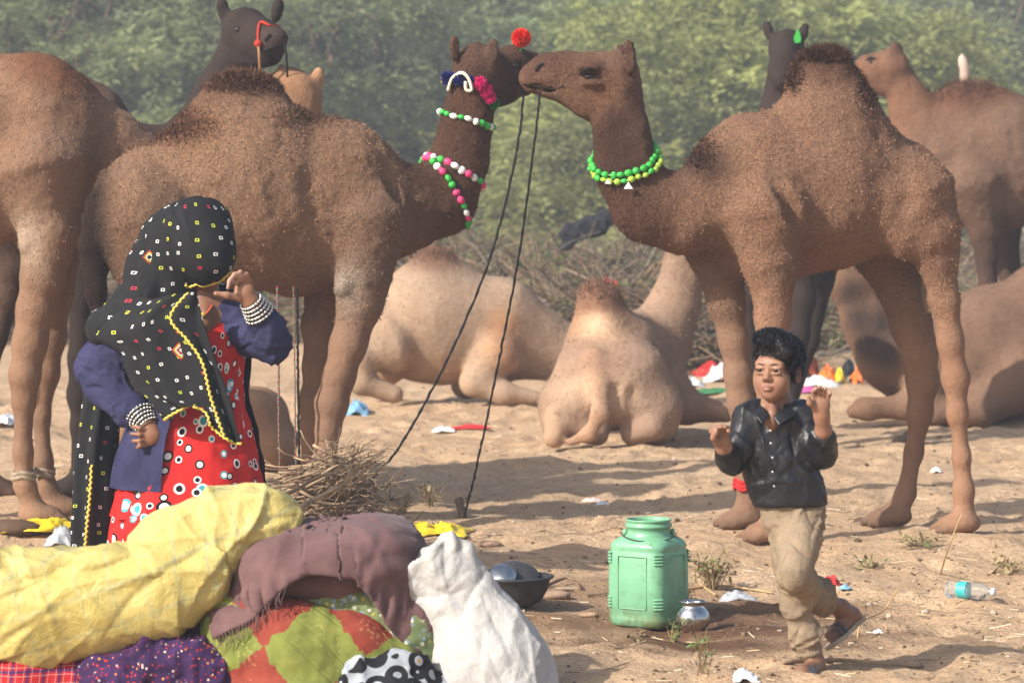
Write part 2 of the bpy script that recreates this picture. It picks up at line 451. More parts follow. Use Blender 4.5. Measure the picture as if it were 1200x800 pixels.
def make_tree(seed, H, W, nl_clump, colA, colB, low=.15, n_spray=56, leaf=(.15, .017), L=.5):
    rng = np.random.default_rng(seed); tb = MB()
    nst = rng.integers(2, 5); tips = []
    for i in range(nst):
        a = rng.uniform(0, 6.28); lean = rng.uniform(.1, .45)*W; h = H*rng.uniform(.45, .7)
        ctrl = [(rng.normal(0, .12), rng.normal(0, .12), -.1), (math.cos(a)*lean*.35, math.sin(a)*lean*.35, h*.4), (math.cos(a)*lean, math.sin(a)*lean, h)]
        c = cr(ctrl, 8); tb.add(*tube(c, np.linspace(.10, .04, 8)*H/5, 6))
        for j in range(5):
            s = c[rng.integers(3, 8)]; b = rng.uniform(0, 6.28); l = W*rng.uniform(.25, .5)
            e = s+np.array([math.cos(b)*l, math.sin(b)*l, rng.uniform(-.05, .35)*H*.6]); m = (s+e)/2+np.array([0, 0, .12*H])
            q = cr([s, m, e], 7); tb.add(*tube(q, np.linspace(.035, .012, 7)*H/5, 5)); tips.append(e); tips.append(m)
    # clumps through the crown's volume
    cl = []
    while len(cl) < nl_clump:
        u = rng.normal(0, 1, 3); u /= np.linalg.norm(u); r = rng.uniform(.35, 1)**.6
        z = low*H+(H*(1-low))*(.5+.5*u[2]*r)
        wz = W*(.55+.45*math.sin(math.pi*min(max((z/H-.05)/.95, 0), 1))**.7)
        cl.append((u[0]*r*wz, u[1]*r*wz, z, rng.uniform(.35, .75)))
    V, Fc, C = [], [], []; n = 0
    for (x, y, z, r) in cl:
        m = int(n_spray*rng.uniform(.7, 1.3)); d = rng.normal(0, 1, (m, 3)); d[:, 2] = d[:, 2]*.5+.25; d /= np.linalg.norm(d, axis=1)[:, None]
        base = np.array([x, y, z])+d*rng.uniform(.0, 1, (m, 1))*np.array([r, r, r*.5])
        tone = rng.uniform(-.42, .38)
        ca = np.clip(np.array(colA)*(1+tone), 0, 1); cb = np.clip(np.array(colB)*(1+tone), 0, 1)
        v, f, c = sprays(base, d, rng.uniform(.6, 1.2, m)*L, 12, leaf[0], leaf[1], ca, cb, rng)
        V.append(v); Fc.append(f+n); C.append(c); n += len(v)
    bv, bf, bc = tb.out()
    return (new_mesh('trunk', bv, bf), new_mesh('crown', np.concatenate(V), np.concatenate(Fc), np.concatenate(C), smooth=False))
GA, GB = (.105, .145, .065), (.265, .315, .14)       # leaf greens, dark to light
YA, YB = (.17, .205, .055), (.38, .40, .12)        # yellowish new growth
variants = [make_tree(1, 5.2, 2.6, 46, GA, GB), make_tree(2, 6.0, 2.9, 50, GA, GB), make_tree(3, 4.4, 2.5, 44, GA, GB, low=.05),
            make_tree(4, 3.4, 2.3, 52, YA, YB, low=.02), make_tree(5, 2.8, 1.9, 44, (.12, .15, .05), (.27, .28, .09), low=.0)]
def place_tree(k, px, d, sc, rz, label, group, name='thorn_tree'):
    d *= 1.35; sc *= 1.35
    x = (px-600)/FPX*d; o = empty(name, (x, d, ground_z(x, d)-.02))
    o.scale = (sc, sc, sc*random.uniform(.95, 1.1)); o.rotation_euler = (0, 0, rz); tag(o, label, 'tree', group)
    add('trunk', variants[k][0], M_BARK, (0, 0, 0), o); add('crown', variants[k][1], M_LEAF, (0, 0, 0), o)
    return o
gr = 'thorn trees behind the camels'
near_trees = [(2, 40, 36, 1.1, 'olive green thorn tree spreading above the cropped orange-tan camel'),
              (0, 175, 38.5, 1.0, 'feathery olive thorn tree in the dip between the two left camels'),
              (1, 330, 37, .86, 'pale olive thorn tree rising behind the black camel with the red noseband'),
              (2, 470, 41, 1.05, 'hazy thorn tree behind the decorated camel’s nape'),
              (0, 660, 42, .82, 'green thorn tree directly behind the two touching camel heads'),
              (3, 800, 35.5, 1.03, 'yellow-green thorn bush between the upright neck and the big hump'),
              (3, 905, 36.5, 1.12, 'bright yellow-green thorn bush behind the black camel with the green tag'),
              (3, 1040, 38, 1.0, 'yellow-green thorn bush behind the brown camel with the dark ears'),
              (4, 745, 33.8, .95, 'low green shrub just behind the beaded right camel’s neck'),
              (4, 610, 36.5, .9, 'low green shrub seen between the two lead ropes'),
              (4, 535, 37.5, 1.0, 'grey-green shrub above the dry brush beside the decorated neck')]
for i, (k, px, d, sc, lb) in enumerate(near_trees): place_tree(k, px, d, sc, i*1.3, lb, gr)
for i, (px, d, k, sc) in enumerate([(-60, 44, 1, 1.15), (110, 47, 0, 1.35), (250, 50, 1, 1.2), (400, 52, 0, 1.45), (520, 56, 1, 1.3), (620, 62, 1, 1.35), (740, 60, 0, 1.5),
                                    (850, 64, 1, 1.4), (960, 58, 0, 1.45), (1080, 60, 1, 1.35), (1180, 55, 1, 1.2), (1270, 50, 0, 1.3), (1130, 70, 0, 1.8), (900, 80, 1, 1.9), (680, 82, 1, 1.9), (470, 78, 0, 1.9), (330, 66, 1, 1.6), (1250, 78, 1, 1.9)]):
    place_tree(k, px, d, sc, i*2.1, 'far hazy green thorn tree in the thicket closing the view', 'far thorn thicket')

# dry thorn brush
def make_brush(seed, W, H, n, leafy=0.0):
    rng = np.random.default_rng(seed); mb = MB()
    for i in range(n):
        x, y = rng.normal(0, W*.42), rng.normal(0, .45); a = rng.uniform(0, 6.28); l = rng.uniform(.3, .95)
        s = np.array([x, y, rng.uniform(0, H*.75)*math.exp(-(x/W)**2)])
        d = np.array([math.cos(a), math.sin(a)*.7, rng.uniform(-.25, .7)]); d /= np.linalg.norm(d)
        e = s+d*l; m = (s+e)/2+rng.normal(0, .09, 3)
        e[2] = max(e[2], .02); m[2] = max(m[2], .02); s[2] = max(s[2], 0.0)
        q = cr([s, m, e], 5); c = np.array([.21, .15, .10])*rng.uniform(.5, 1.35)+np.array([.02, .0, -.01])*rng.normal()
        mb.add(*tube(q, np.linspace(.011, .003, 5)*rng.uniform(.6, 1.5), 3, cap=False), c=np.clip(c, .02, 1))
    tv, tf, tc = mb.out()
    m = int(n*leafy)
    lv = None
    if m:
        base = np.stack([rng.normal(0, W*.45, m), rng.normal(0, .5, m), rng.uniform(0, H*.8, m)], 1); d = rng.normal(0, 1, (m, 3)); d[:, 2] = abs(d[:, 2]); d /= np.linalg.norm(d, axis=1)[:, None]
        lv = sprays(base, d, np.full(m, .3), 8, .09, .011, (.09, .10, .035), (.20, .19, .07), rng)
    return new_mesh('twigs', tv, tf, tc), (new_mesh('leaves', *lv, smooth=False) if lv else None)
tw = NT('brush_twig', .95, .1); M_BR = tw.out(tw.attr('Col'))
brv = [make_brush(11, 1.25, 1.1, 620, .25), make_brush(12, 1.1, 1.3, 620, .35), make_brush(13, 1.3, .8, 520, .8)]
bl = ['tangled dry thorn brush behind the lying tan camels', 'greener thorn scrub mixed with dry twigs along the clearing edge', 'low grassy thorn scrub at the foot of the trees']
brush_spots = [(430, 33, 0), (510, 31.5, 1), (580, 30, 0), (655, 29.5, 1), (720, 30.5, 0), (700, 27.8, 0), (790, 31.5, 1), (610, 33.5, 2), (700, 33, 2), (850, 33, 2), (930, 32, 2), (1000, 33, 2), (560, 34.5, 2), (1080, 34, 2), (1150, 35, 1), (340, 34, 2), (250, 35, 1), (30, 33, 2), (110, 34, 2), (-30, 34, 1), (770, 28.6, 2), (1190, 33, 2), (190, 34, 2)]
for i, (px, d, k) in enumerate(brush_spots):
    x = (px-600)/FPX*d; o = empty('thorn_brush', (x, d, ground_z(x, d)-.03)); o.rotation_euler = (0, 0, .4*math.sin(i*3.7)); s = .85+.3*abs(math.sin(i*5.1)); o.scale = (s, s, s)
    tag(o, bl[k], 'brush', 'thorn brush along the edge of the clearing'); add('twigs', brv[k][0], M_BR, (0, 0, 0), o)
    if brv[k][1]: add('leaves', brv[k][1], M_LEAF, (0, 0, 0), o)
# a hillside of distant scrub closes the horizon
hx = np.linspace(-400, 400, 90); hy = np.array([135, 150, 168, 190, 220, 280.]); hz = np.array([-.5, 6, 10, 13, 15, 14.])
HX, HYY = np.meshgrid(hx, hy); HZ = np.repeat(hz[:, None], 90, 1)+1.6*fbm(np.stack([HX.ravel()*.06, HYY.ravel()*.06, 0*HX.ravel()], 1), 3, 4).reshape(HX.shape)*(hz[:, None] > 0)
t = NT('far_scrub', .95, .05); c = t.coord(); M_HILL = t.out(t.ramp(t.noise(c, .6, 6, .7), [(.35, (.04, .06, .035)), (.65, (.12, .14, .07))]), normal=t.bump(t.noise(c, .8, 6, .7), 1., 1.))
kind(mk('hill', np.stack([HX.ravel(), HYY.ravel(), HZ.ravel()], 1), grid_faces(6, 90), M_HILL, loc=(0, 150, 0)), 'structure')
# ---------------------------------------------------------------- camels
def mfur():
    t = NT('camel_coat', .92, .12); c = t.coord(); a = t.attr('Col'); wl = t.n('Attribute'); wl.attribute_name = 'Col'
    n1 = t.noise(c, 5, 4, .6); n2 = t.noise(c, 75, 4, .7, dist=.8); n3 = t.noise(c, 26, 3, .6)
    k = t.mix(t.ramp(n1, [(.3, .0), (.7, .55)]), a, t.mix(1., a, (1.28, 1.18, 1.08), 'MULTIPLY'))
    k = t.mix(t.ramp(t.noise(c, 2.2, 4, .6), [(.36, .6), (.56, .0)]), k, t.mix(1., k, (.70, .64, .60), 'MULTIPLY'))
    k = t.mix(t.math('MULTIPLY', t.ramp(n2, [(.37, .8), (.52, .0)]), wl.outputs['Alpha']), k, t.mix(1., k, (.62, .58, .55), 'MULTIPLY'))  # shade in the wool crevices painted into the colour, following the bump noise
    k = t.mix(t.ramp(n3, [(.55, .0), (.75, .35)]), k, t.mix(1., k, (1.35, 1.28, 1.2), 'MULTIPLY'))
    st = wl.outputs['Alpha']
    b1 = t.n('Bump'); t.l(n2, b1.inputs['Height']); b1.inputs['Distance'].default_value = .022; t.l(st, b1.inputs['Strength'])
    b2 = t.bump(n3, .35, .02, b1.outputs[0])
    return t.out(k, normal=b2)
M_FUR = mfur()
tf_ = NT('camel_tuft', .9, .12); M_TUFT = tf_.out(tf_.attr('Col'))
M_DARKSKIN = plain('dark_skin', (.016, .010, .008), .7, .2, .1)
M_EYE = plain('dark_eye', (.012, .008, .006), .08, .6, .1)

class Camel:
    """points come as (photo column, photo row, lateral metres away from the viewer, radius in pixels)"""
    def __init__(s, D, cx, tan, lat0=0.):
        s.D, s.tan = D, tan; s.th = math.atan(tan); s.Xc = (cx-600)/FPX*D; s.base = np.array([s.Xc, D, 0.]); s.base[2] = ground_z(s.Xc, D)
        s.c, s.s = math.cos(s.th), math.sin(s.th); s.sdf = SDF()
    def w2l(s, p):
        q = np.atleast_2d(p)-s.base; return np.stack([q[:, 0]*s.c+q[:, 1]*s.s, -q[:, 0]*s.s+q[:, 1]*s.c, q[:, 2]], 1)
    def l2w(s, q):
        q = np.atleast_2d(q); return np.stack([q[:, 0]*s.c-q[:, 1]*s.s, q[:, 0]*s.s+q[:, 1]*s.c, q[:, 2]], 1)+s.base
    def pt(s, px, py, lat=0.):
        q = (px-600)/FPX; Dp = s.D+lat/s.c; X = q*(Dp-s.tan*s.Xc)/(1-s.tan*q); Y = Dp+s.tan*(X-s.Xc)
        return s.w2l(np.array([X, Y, CAMH-(py-HY)/FPX*Y]))[0], Y/FPX
    def chain(s, pts, k=.06, sy=1., col=None):
        out = []
        for p in pts:
            q, sc = s.pt(*p[:3]); out.append((*q, p[3]*sc)+((p[4],) if len(p) > 4 else ()))
        s.sdf.chain(out, k, sy, col); return s
    def ell(s, px, py, lat, rx, ry, rz, k=.06, col=None, geo=True, sub=False, ang=0.):
        """rx, rz in pixels, ry in metres"""
        q, sc = s.pt(px, py, lat); a = R(ang); rot = np.array([[math.cos(a), 0, -math.sin(a)], [0, 1, 0], [math.sin(a), 0, math.cos(a)]])
        s.sdf.ell(q, (rx*sc, ry, rz*sc), rot, k, col, sub, geo); return s
    def foot(s, px, py, lat, dirx=1, col=None, r=17):
        q, sc = s.pt(px, py, lat); q[2] = s.w2l(np.array([[s.base[0], s.base[1], 0]]))[0][2]+.0
        w = s.l2w(q)[0]; q[2] = gz_at(w[0], w[1])-s.base[2]
        s.sdf.ell(q+np.array([dirx*.03, 0, .045]), (.108*r/17, .082*r/17, .050), None, .035, col)
        for sd in (-1, 1): s.sdf.ell(q+np.array([dirx*.10, sd*.040, .024]), (.060, .034, .030), None, .014, col); s.sdf.ell(q+np.array([dirx*.155, sd*.042, .018]), (.016, .018, .016), None, .01, (.05, .04, .03))
        return q
    def leg(s, pts, lat, fpx, fpy, dirx, col, k=.05, sy=1., r=17, fcol=None):
        up_ = col[0] if isinstance(col, list) else col; col = col[1] if isinstance(col, list) else col
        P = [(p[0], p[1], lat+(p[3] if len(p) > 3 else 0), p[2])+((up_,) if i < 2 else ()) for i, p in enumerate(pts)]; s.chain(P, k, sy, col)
        q = s.foot(fpx, fpy, lat+(pts[-1][3] if len(pts[-1]) > 3 else 0), dirx, fcol or col, r); e, sc = s.pt(*P[-1][:3])
        s.sdf.cap(e, q+np.array([0, 0, .07]), P[-1][3]*sc, .052*r/17, .04, 1., col)
    def build(s, label, furx=None, fury=0, furz=1.0, vox=.0135, wool=1., tuft=None, eyes=(), group='camels in the clearing', tcol=(.05, .025, .015), legwool=.25, nfur=0, furlen=.03, rgh=.008):
        v, f = s.sdf.mesh(vox); c = s.sdf.colors(v, .03); n = vnormals(v, f)
        if rgh: v = v+n*(rgh*fbm(v*[9, 9, 9], 2, 5)+.45*rgh*fbm(v*34, 2, 8))[:, None]*np.clip((v[:, 2]-.9)/.3, .3, 1)[:, None]
        wl = legwool+(wool-legwool)*np.clip((v[:, 2]-.85)/.35, 0, 1); c4 = np.concatenate([c, wl[:, None]], 1)
        W = s.l2w(v); s.W = W; s.N = s.l2w(n)-s.base
        o = mk('camel', W, f, M_FUR, loc=s.base, col=c4); tag(o, label, 'camel', group); s.o = o; s.vl = v; s.nl = n
        if tuft is not None:
            for (px, py, rx, ry, num, L, up) in tuft: s.tuft(px, py, rx, ry, num, L, up, tcol)
        if nfur:
            xx, yy = proj(W); idx = RNG.choice(np.nonzero(((v[:, 2] > furz) & ((yy > 165) | (xx < 500) | (xx > 800))) & (xx > furx[0]) & (xx < furx[1]) & (yy > fury))[0], nfur); s.blades('coat', idx, furlen, np.array([0, 0, -1.0]), c[idx]*RNG.uniform(.85, 1.04, (nfur, 1)), .0022, .6)
        for (px, py, r) in eyes:
            p = s.at(px, py); sz = r*p[1]/FPX; vv, ff = uvsphere(p+np.array([0, sz*.35, 0]), sz); mk('eye', vv, ff, M_EYE, parent=o)
        return o
    def at(s, px, py, tol=5, W=None, nrm=False):
        W = s.W if W is None else W
        x, y = proj(W); m = np.nonzero((np.abs(x-px) < tol) & (np.abs(y-py) < tol))[0]
        if len(m) == 0: m = np.array([np.argmin((x-px)**2+(y-py)**2)])
        i = m[np.argmin(W[m, 1])]; j = m[W[m, 1] < W[i, 1]+.03]; j = j[np.argmin((x[j]-px)**2+(y[j]-py)**2)]
        return (W[j], s.N[j]) if nrm else W[j]
    def blades(s, name, idx, L, bias, col, wd, curl=.35):
        m = len(idx); p = s.W[idx]+RNG.normal(0, .004, (m, 3)); d = s.N[idx]+bias+RNG.normal(0, curl, (m, 3)); d /= np.linalg.norm(d, axis=1)[:, None]
        l = L*RNG.uniform(.5, 1.25, (m, 1)); sd = np.cross(d, RNG.normal(0, 1, (m, 3))); sd /= np.linalg.norm(sd, axis=1)[:, None]; sd *= wd
        b = RNG.normal(0, .3, (m, 3)); p = p-d*.005
        vv = np.stack([p-sd, p+sd, p+d*l*.55+sd*.7+b*l*.1, p+d*l*.55-sd*.7+b*l*.1, p+d*l+b*l*.45], 1).reshape(-1, 3); k = np.arange(m)*5
        ff = np.concatenate([np.stack([k, k+1, k+2, k+3], 1)]); tri = np.stack([k+3, k+2, k+4, k+4], 1)
        faces = [tuple(q) for q in ff.tolist()]+[tuple(q[:3]) for q in tri.tolist()]
        me = new_mesh(name, vv-s.base, faces, np.repeat(np.clip(col, 0, 1), 5, 0), smooth=False)
        b_ = add(name, me, M_TUFT, (0, 0, 0), s.o); return kind(b_, 'stuff')
    def mark(s, name, pts, r, mat=None, off=.005):
        p = np.array([s.at(x, y, 4)+np.array([0, -off, 0]) for x, y in pts]); p = cr(p, 14) if len(p) > 2 else p
        vv, ff = tube(p, r if np.isscalar(r) else np.interp(np.linspace(0, 1, len(p)), np.linspace(0, 1, len(r)), r), 6); return mk(name, vv, ff, mat or M_DARKSKIN, parent=s.o)
    def tuft(s, px, py, rx, ry, num, L, up, col):
        x, y = proj(s.W); q = ((x-px)/rx)**2+((y-py)/ry)**2; wgt = np.exp(-q*1.6)*(q < 1.6)
        if wgt.sum() <= 0: return
        idx = RNG.choice(len(wgt), num, p=wgt/wgt.sum())
        s.blades('hump_tuft', idx, L, np.array([0, 0, up]), np.array(col)*RNG.uniform(.5, 1.7, (num, 1)), .0024, .75)
    def ring(s, c, u, v, n=40, off=.0):
        """closed loop on the hide: from centre c (local) in the plane u, v march to the surface"""
        out = []
        for k in range(n):
            a = 2*math.pi*k/n; d = math.cos(a)*u+math.sin(a)*v; d = d/np.linalg.norm(d)
            rr = np.linspace(.02, .5, 120); F = s.sdf.eval(c+rr[:, None]*d); j = np.argmax(F > 0); out.append(c+(rr[j]+off)*d)
        return s.l2w(np.array(out))
def stand(o): return o

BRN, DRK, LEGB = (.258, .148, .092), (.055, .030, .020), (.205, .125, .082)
FACE = (.215, .122, .078)
camels = {}
# ---- decorated camel on the left, seen from behind its flank
c = Camel(14.6, 300, .35); camels['B'] = c
B1, B2 = (.288, .172, .104), (.080, .042, .027)
c.chain([(182, 240, 0, 70), (285, 230, 0, 102), (385, 236, 0, 94)], .1, .74, B1)
c.ell(165, 265, -.16, 48, .16, 70, .08, B1); c.ell(205, 265, .16, 45, .15, 65, .08, B1)
c.ell(262, 150, 0, 45, .17, 40, .08, B1); c.ell(305, 150, 0, 48, .17, 42, .08, B1); c.ell(285, 120, 0, 52, .12, 36, .06, (.15, .08, .048))
c.chain([(398, 232, 0, 84), (462, 246, 0, 50), (516, 234, 0, 38, (.15, .08, .048)), (539, 190, 0, 30, (.14, .07, .04)), (546, 145, 0, 25.5, (.13, .065, .04)), (552, 105, 0, 27, (.12, .06, .036))], .08, .85, B1)
c.ell(559, 80, 0, 29, .105, 29, .05, (.10, .052, .034)); c.chain([(570, 84, .0, 24), (600, 80, .10, 24), (618, 80, .20, 19), (632, 88, .28, 16)], .05, .9, (.10, .055, .038))
c.chain([(572, 108, 0, 20), (592, 106, .1, 15), (615, 100, .22, 11)], .05, .9, (.085, .045, .03))
for (a, l) in (((533, 70), -.05), ((577, 74), -.09)): c.ell(a[0], a[1]-14, l, 7.5, .02, 17, .02, (.13, .075, .05)); c.ell(a[0]+2, a[1]-14, l-.022, 4.5, .012, 11, .008, (.16, .10, .07), True, True)
c.ell(603, 78, .02, 7, .03, 6, .02, None, True, True); c.ell(600, 68, .04, 12, .04, 5, .03, (.12, .065, .042))
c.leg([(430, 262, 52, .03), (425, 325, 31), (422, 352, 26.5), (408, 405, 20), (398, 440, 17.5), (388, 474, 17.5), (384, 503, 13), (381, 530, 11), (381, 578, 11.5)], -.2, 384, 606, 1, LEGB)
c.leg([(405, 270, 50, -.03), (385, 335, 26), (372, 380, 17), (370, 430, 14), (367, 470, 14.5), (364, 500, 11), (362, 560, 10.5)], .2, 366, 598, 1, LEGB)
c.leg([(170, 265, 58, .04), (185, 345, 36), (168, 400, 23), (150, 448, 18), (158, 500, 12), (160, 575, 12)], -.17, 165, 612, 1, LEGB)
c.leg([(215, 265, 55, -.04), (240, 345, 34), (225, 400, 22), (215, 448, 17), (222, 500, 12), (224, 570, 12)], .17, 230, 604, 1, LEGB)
c.chain([(124, 206, -.02, 9), (110, 240, -.10, 11), (108, 290, -.14, 14), (113, 345, -.15, 13), (120, 395, -.15, 5)], .015, .7, (.030, .018, .014)); c.ell(108, 300, -.14, 13, .1, 90, .02, (.03, .018, .014), False)
c.chain([(292, 290, 0, 30), (345, 318, 0, 24), (385, 310, 0, 26)], .08, .9, (.19, .11, .07))
c.ell(402, 335, -.27, 9, .05, 13, .03, (.30, .24, .19)); c.ell(403, 335, -.33, 9, .05, 13, .02, (.34, .28, .22), False)
c.ell(285, 82, 0, 60, .3, 10, .05, B2, False); c.ell(190, 140, 0, 40, .25, 16, .05, (.13, .062, .034), False); c.ell(495, 215, 0, 26, .15, 22, .05, B2, False); c.ell(525, 130, 0, 6, .2, 60, .05, B2, False)
def groove(c, pts, r=7, lat=-.31, k=.05):
    P_ = [c.pt(x, y, lat+(q[0] if q else 0)) for x, y, *q in pts]
    for (a, sa), (b, sb) in zip(P_[:-1], P_[1:]): c.sdf.cap(a, b, r*sa, r*sb, k, 1., None, True)
groove(c, [(222, 170, .03), (234, 200, .0), (240, 235), (236, 275, .02)], 8, -.335); groove(c, [(372, 165, .04), (366, 210), (372, 260), (388, 300)], 7, -.335); groove(c, [(455, 190, .12), (462, 225, .08), (455, 265, .08)], 7, -.34); groove(c, [(270, 285), (310, 305, .04), (350, 312, .06)], 5, -.335)
c.build('brown camel wearing bead strings, pompoms and a red nose flower', furx=(100, 575), fury=40, nfur=20000, furlen=.013, tuft=[(285, 92, 64, 15, 7000, .030, .3), (195, 148, 55, 20, 1600, .035, .2), (370, 135, 50, 14, 900, .03, .2)], eyes=[(604, 78, 4.5)], tcol=(.105, .052, .032))
# ---- camel on the right, head towards the left
c = Camel(14.5, 960, .30); camels['C'] = c
c.chain([(1052, 226, 0, 62), (972, 215, 0, 94), (892, 218, 0, 84)], .08, .74, BRN)
c.ell(1068, 245, -.16, 46, .15, 62, .08, BRN); c.ell(1040, 255, .16, 42, .15, 60, .08, BRN)
c.ell(985, 140, 0, 46, .18, 46, .08, BRN); c.ell(950, 140, 0, 38, .18, 42, .08, BRN); c.ell(967, 97, 0, 44, .12, 38, .07, (.15, .08, .05))
c.chain([(884, 220, -.02, 78), (806, 252, -.02, 42), (757, 238, 0, 39, (.155, .085, .052)), (733, 200, .02, 32, (.14, .075, .047)), (729, 160, .04, 28, (.13, .07, .045)), (727, 120, .06, 28, (.15, .082, .052))], .08, .85, BRN)
c.ell(720, 92, .08, 30, .11, 33, .05, FACE); c.chain([(712, 96, .08, 31), (688, 93, .10, 29), (660, 88, .13, 23.5), (634, 89, .15, 20)], .05, .78, FACE)
c.chain([(640, 86, .15, 20), (624, 91, .16, 14.5)], .04, .95, (.16, .085, .055))
c.chain([(708, 120, .08, 25), (680, 110, .11, 20), (650, 101, .14, 11), (636, 104, .15, 7)], .05, .75, FACE)
c.chain([(622, 99, .16, 7), (645, 101, .15, 6.5)], .03, .9, (.15, .085, .06))
c.ell(636, 103, .06, 22, .10, 1.6, .012, None, True, True, -9)      # mouth line
c.ell(629, 80, .065, 7, .03, 2.4, .015, None, True, True, 35)       # nostril
c.ell(692, 89, -.02, 10, .035, 7, .03, None, True, True); c.ell(690, 79, -.005, 15, .035, 6, .03, (.15, .08, .05)); c.ell(693, 97, -.005, 13, .03, 4, .03, (.15, .08, .05))
c.ell(738, 67, -.05, 10, .024, 21, .012, (.10, .055, .04), ang=6); c.ell(737, 66, -.076, 6, .02, 14, .006, (.15, .09, .065), True, True, 6); c.ell(727, 66, .17, 7, .02, 16, .02, (.10, .055, .04))
c.leg([(897, 252, 52, .03), (902, 305, 31), (905, 335, 23.5), (905, 370, 19.5), (904, 410, 17), (903, 445, 18), (902, 480, 13), (903, 540, 12), (904, 590, 12)], -.2, 906, 634, -1, BRN)
c.leg([(850, 262, 46, -.03), (835, 292, 30), (847, 325, 24), (851, 355, 20.5), (860, 400, 15.8), (865, 440, 15), (868, 470, 14), (872, 520, 11.5), (875, 560, 12), (877, 595, 14)], .14, 878, 628, -1, LEGB)
c.leg([(1072, 240, 55, .04), (1090, 268, 34), (1098, 300, 23), (1107, 351, 16), (1114, 400, 13.5), (1120, 443, 14.5), (1122, 485, 10.5), (1127, 535, 8.8), (1129, 575, 11)], -.17, 1130, 617, -1, BRN)
c.leg([(1040, 245, 52, -.04), (1042, 290, 42), (1058, 340, 27), (1068, 380, 23), (1077, 412, 20), (1081, 447, 17), (1078, 484, 13), (1071, 530, 9.5), (1061, 578, 11)], .17, 1050, 611, -1, LEGB)
c.chain([(1101, 200, -.02, 7), (1112, 240, -.08, 9), (1115, 290, -.1, 9), (1113, 335, -.1, 7)], .02, .8, BRN)
c.ell(1088, 338, -.02, 9, .05, 15, .03, (.26, .2, .15)); c.ell(1092, 355, -.04, 9, .05, 14, .03, (.26, .2, .15))
c.chain([(985, 285, 0, 20), (930, 300, 0, 20), (880, 290, 0, 30)], .08, .9, BRN)
c.ell(640, 70, .1, 20, .12, 8, .05, (.11, .058, .04), False); c.ell(690, 88, 0, 16, .06, 12, .05, (.11, .058, .04), False); c.ell(700, 112, .0, 16, .06, 16, .05, (.24, .13, .08), False); c.ell(965, 58, 0, 42, .25, 9, .05, DRK, False); c.ell(818, 190, 0, 24, .2, 14, .05, DRK, False, ang=-50); c.ell(712, 170, .03, 12, .2, 46, .05, DRK, False); c.ell(722, 240, 0, 20, .2, 30, .05, (.09, .045, .03), False)
groove(c, [(917, 118, .10), (914, 150, .04), (911, 205, .0)], 6, -.325); groove(c, [(911, 205), (925, 245), (945, 285, .03)], 8, -.33); groove(c, [(1038, 160, .07), (1060, 205), (1062, 240), (1045, 285, .02)], 8, -.325); groove(c, [(850, 170, .06), (838, 215, .03), (848, 260, .03)], 7, -.33)
c.build('brown camel with dark hump crest wearing a green bead necklace', furx=(690, 1130), fury=40, nfur=20000, furlen=.013, tuft=[(965, 58, 46, 13, 6500, .042, .5), (1016, 100, 12, 34, 1300, .03, .2), (824, 184, 18, 22, 1200, .03, .1), (930, 88, 12, 22, 1500, .03, .2)], eyes=[(691, 89, 7)], tcol=(.06, .030, .020))
c.mark('nostril', [(627, 83), (632, 77), (637, 74)], [.004, .010, .003]); c.mark('mouth', [(612, 99), (622, 102), (636, 103), (650, 105), (660, 101)], [.003, .005, .006, .005, .002]); c.mark('eyelid', [(680, 88), (686, 82), (693, 81), (700, 85)], [.003, .008, .008, .003])
# ---- orange-tan camel cropped by the left edge
c = Camel(15.0, 20, .18); camels['A'] = c; OR = (.240, .142, .088)
c.chain([(-190, 195, 0, 72), (-80, 180, 0, 115), (22, 172, 0, 108)], .1, .74, OR); c.ell(-75, 85, 0, 60, .2, 60, .09, OR)
c.chain([(45, 160, 0, 88), (120, 180, .02, 48), (170, 214, .03, 43), (225, 232, .05, 34), (285, 236, .1, 28)], .09, .82, OR)
c.chain([(285, 236, .1, 28), (320, 238, .1, 26), (355, 245, .1, 18)], .05, .85, OR)
c.leg([(45, 200, 66, .03), (58, 265, 34), (56, 292, 28), (50, 325, 24), (42, 362, 21), (35, 402, 19), (29, 440, 17), (28, 470, 12), (27, 530, 10), (29, 568, 12)], -.2, 40, 609, 1, (.225, .137, .088))
c.leg([(35, 220, 58, -.03), (62, 300, 28), (63, 340, 22), (60, 395, 16), (54, 438, 14), (48, 488, 9.5), (51, 540, 9.5), (56, 572, 10)], .16, 68, 600, 1, (.21, .128, .082))
for l, dx in ((-.18, 0), (.18, 40)): c.leg([(-190+dx, 215, 55, 0), (-180+dx, 310, 34), (-205+dx, 380, 22), (-220+dx, 440, 17), (-212+dx, 500, 11), (-210+dx, 570, 12)], l, -204+dx, 604, 1, OR)
c.ell(31, 282, -.25, 9, .05, 15, .03, (.34, .26, .19)); c.ell(29, 282, -.31, 8, .06, 14, .02, (.38, .30, .23), False)
c.ell(70, 80, 0, 55, .3, 26, .05, (.16, .07, .035), False)
c.build('orange-tan camel with hobbled forelegs, cropped by the picture edge', wool=.5, rgh=.005, nfur=9000, furlen=.011, furx=(-40, 200), fury=40)
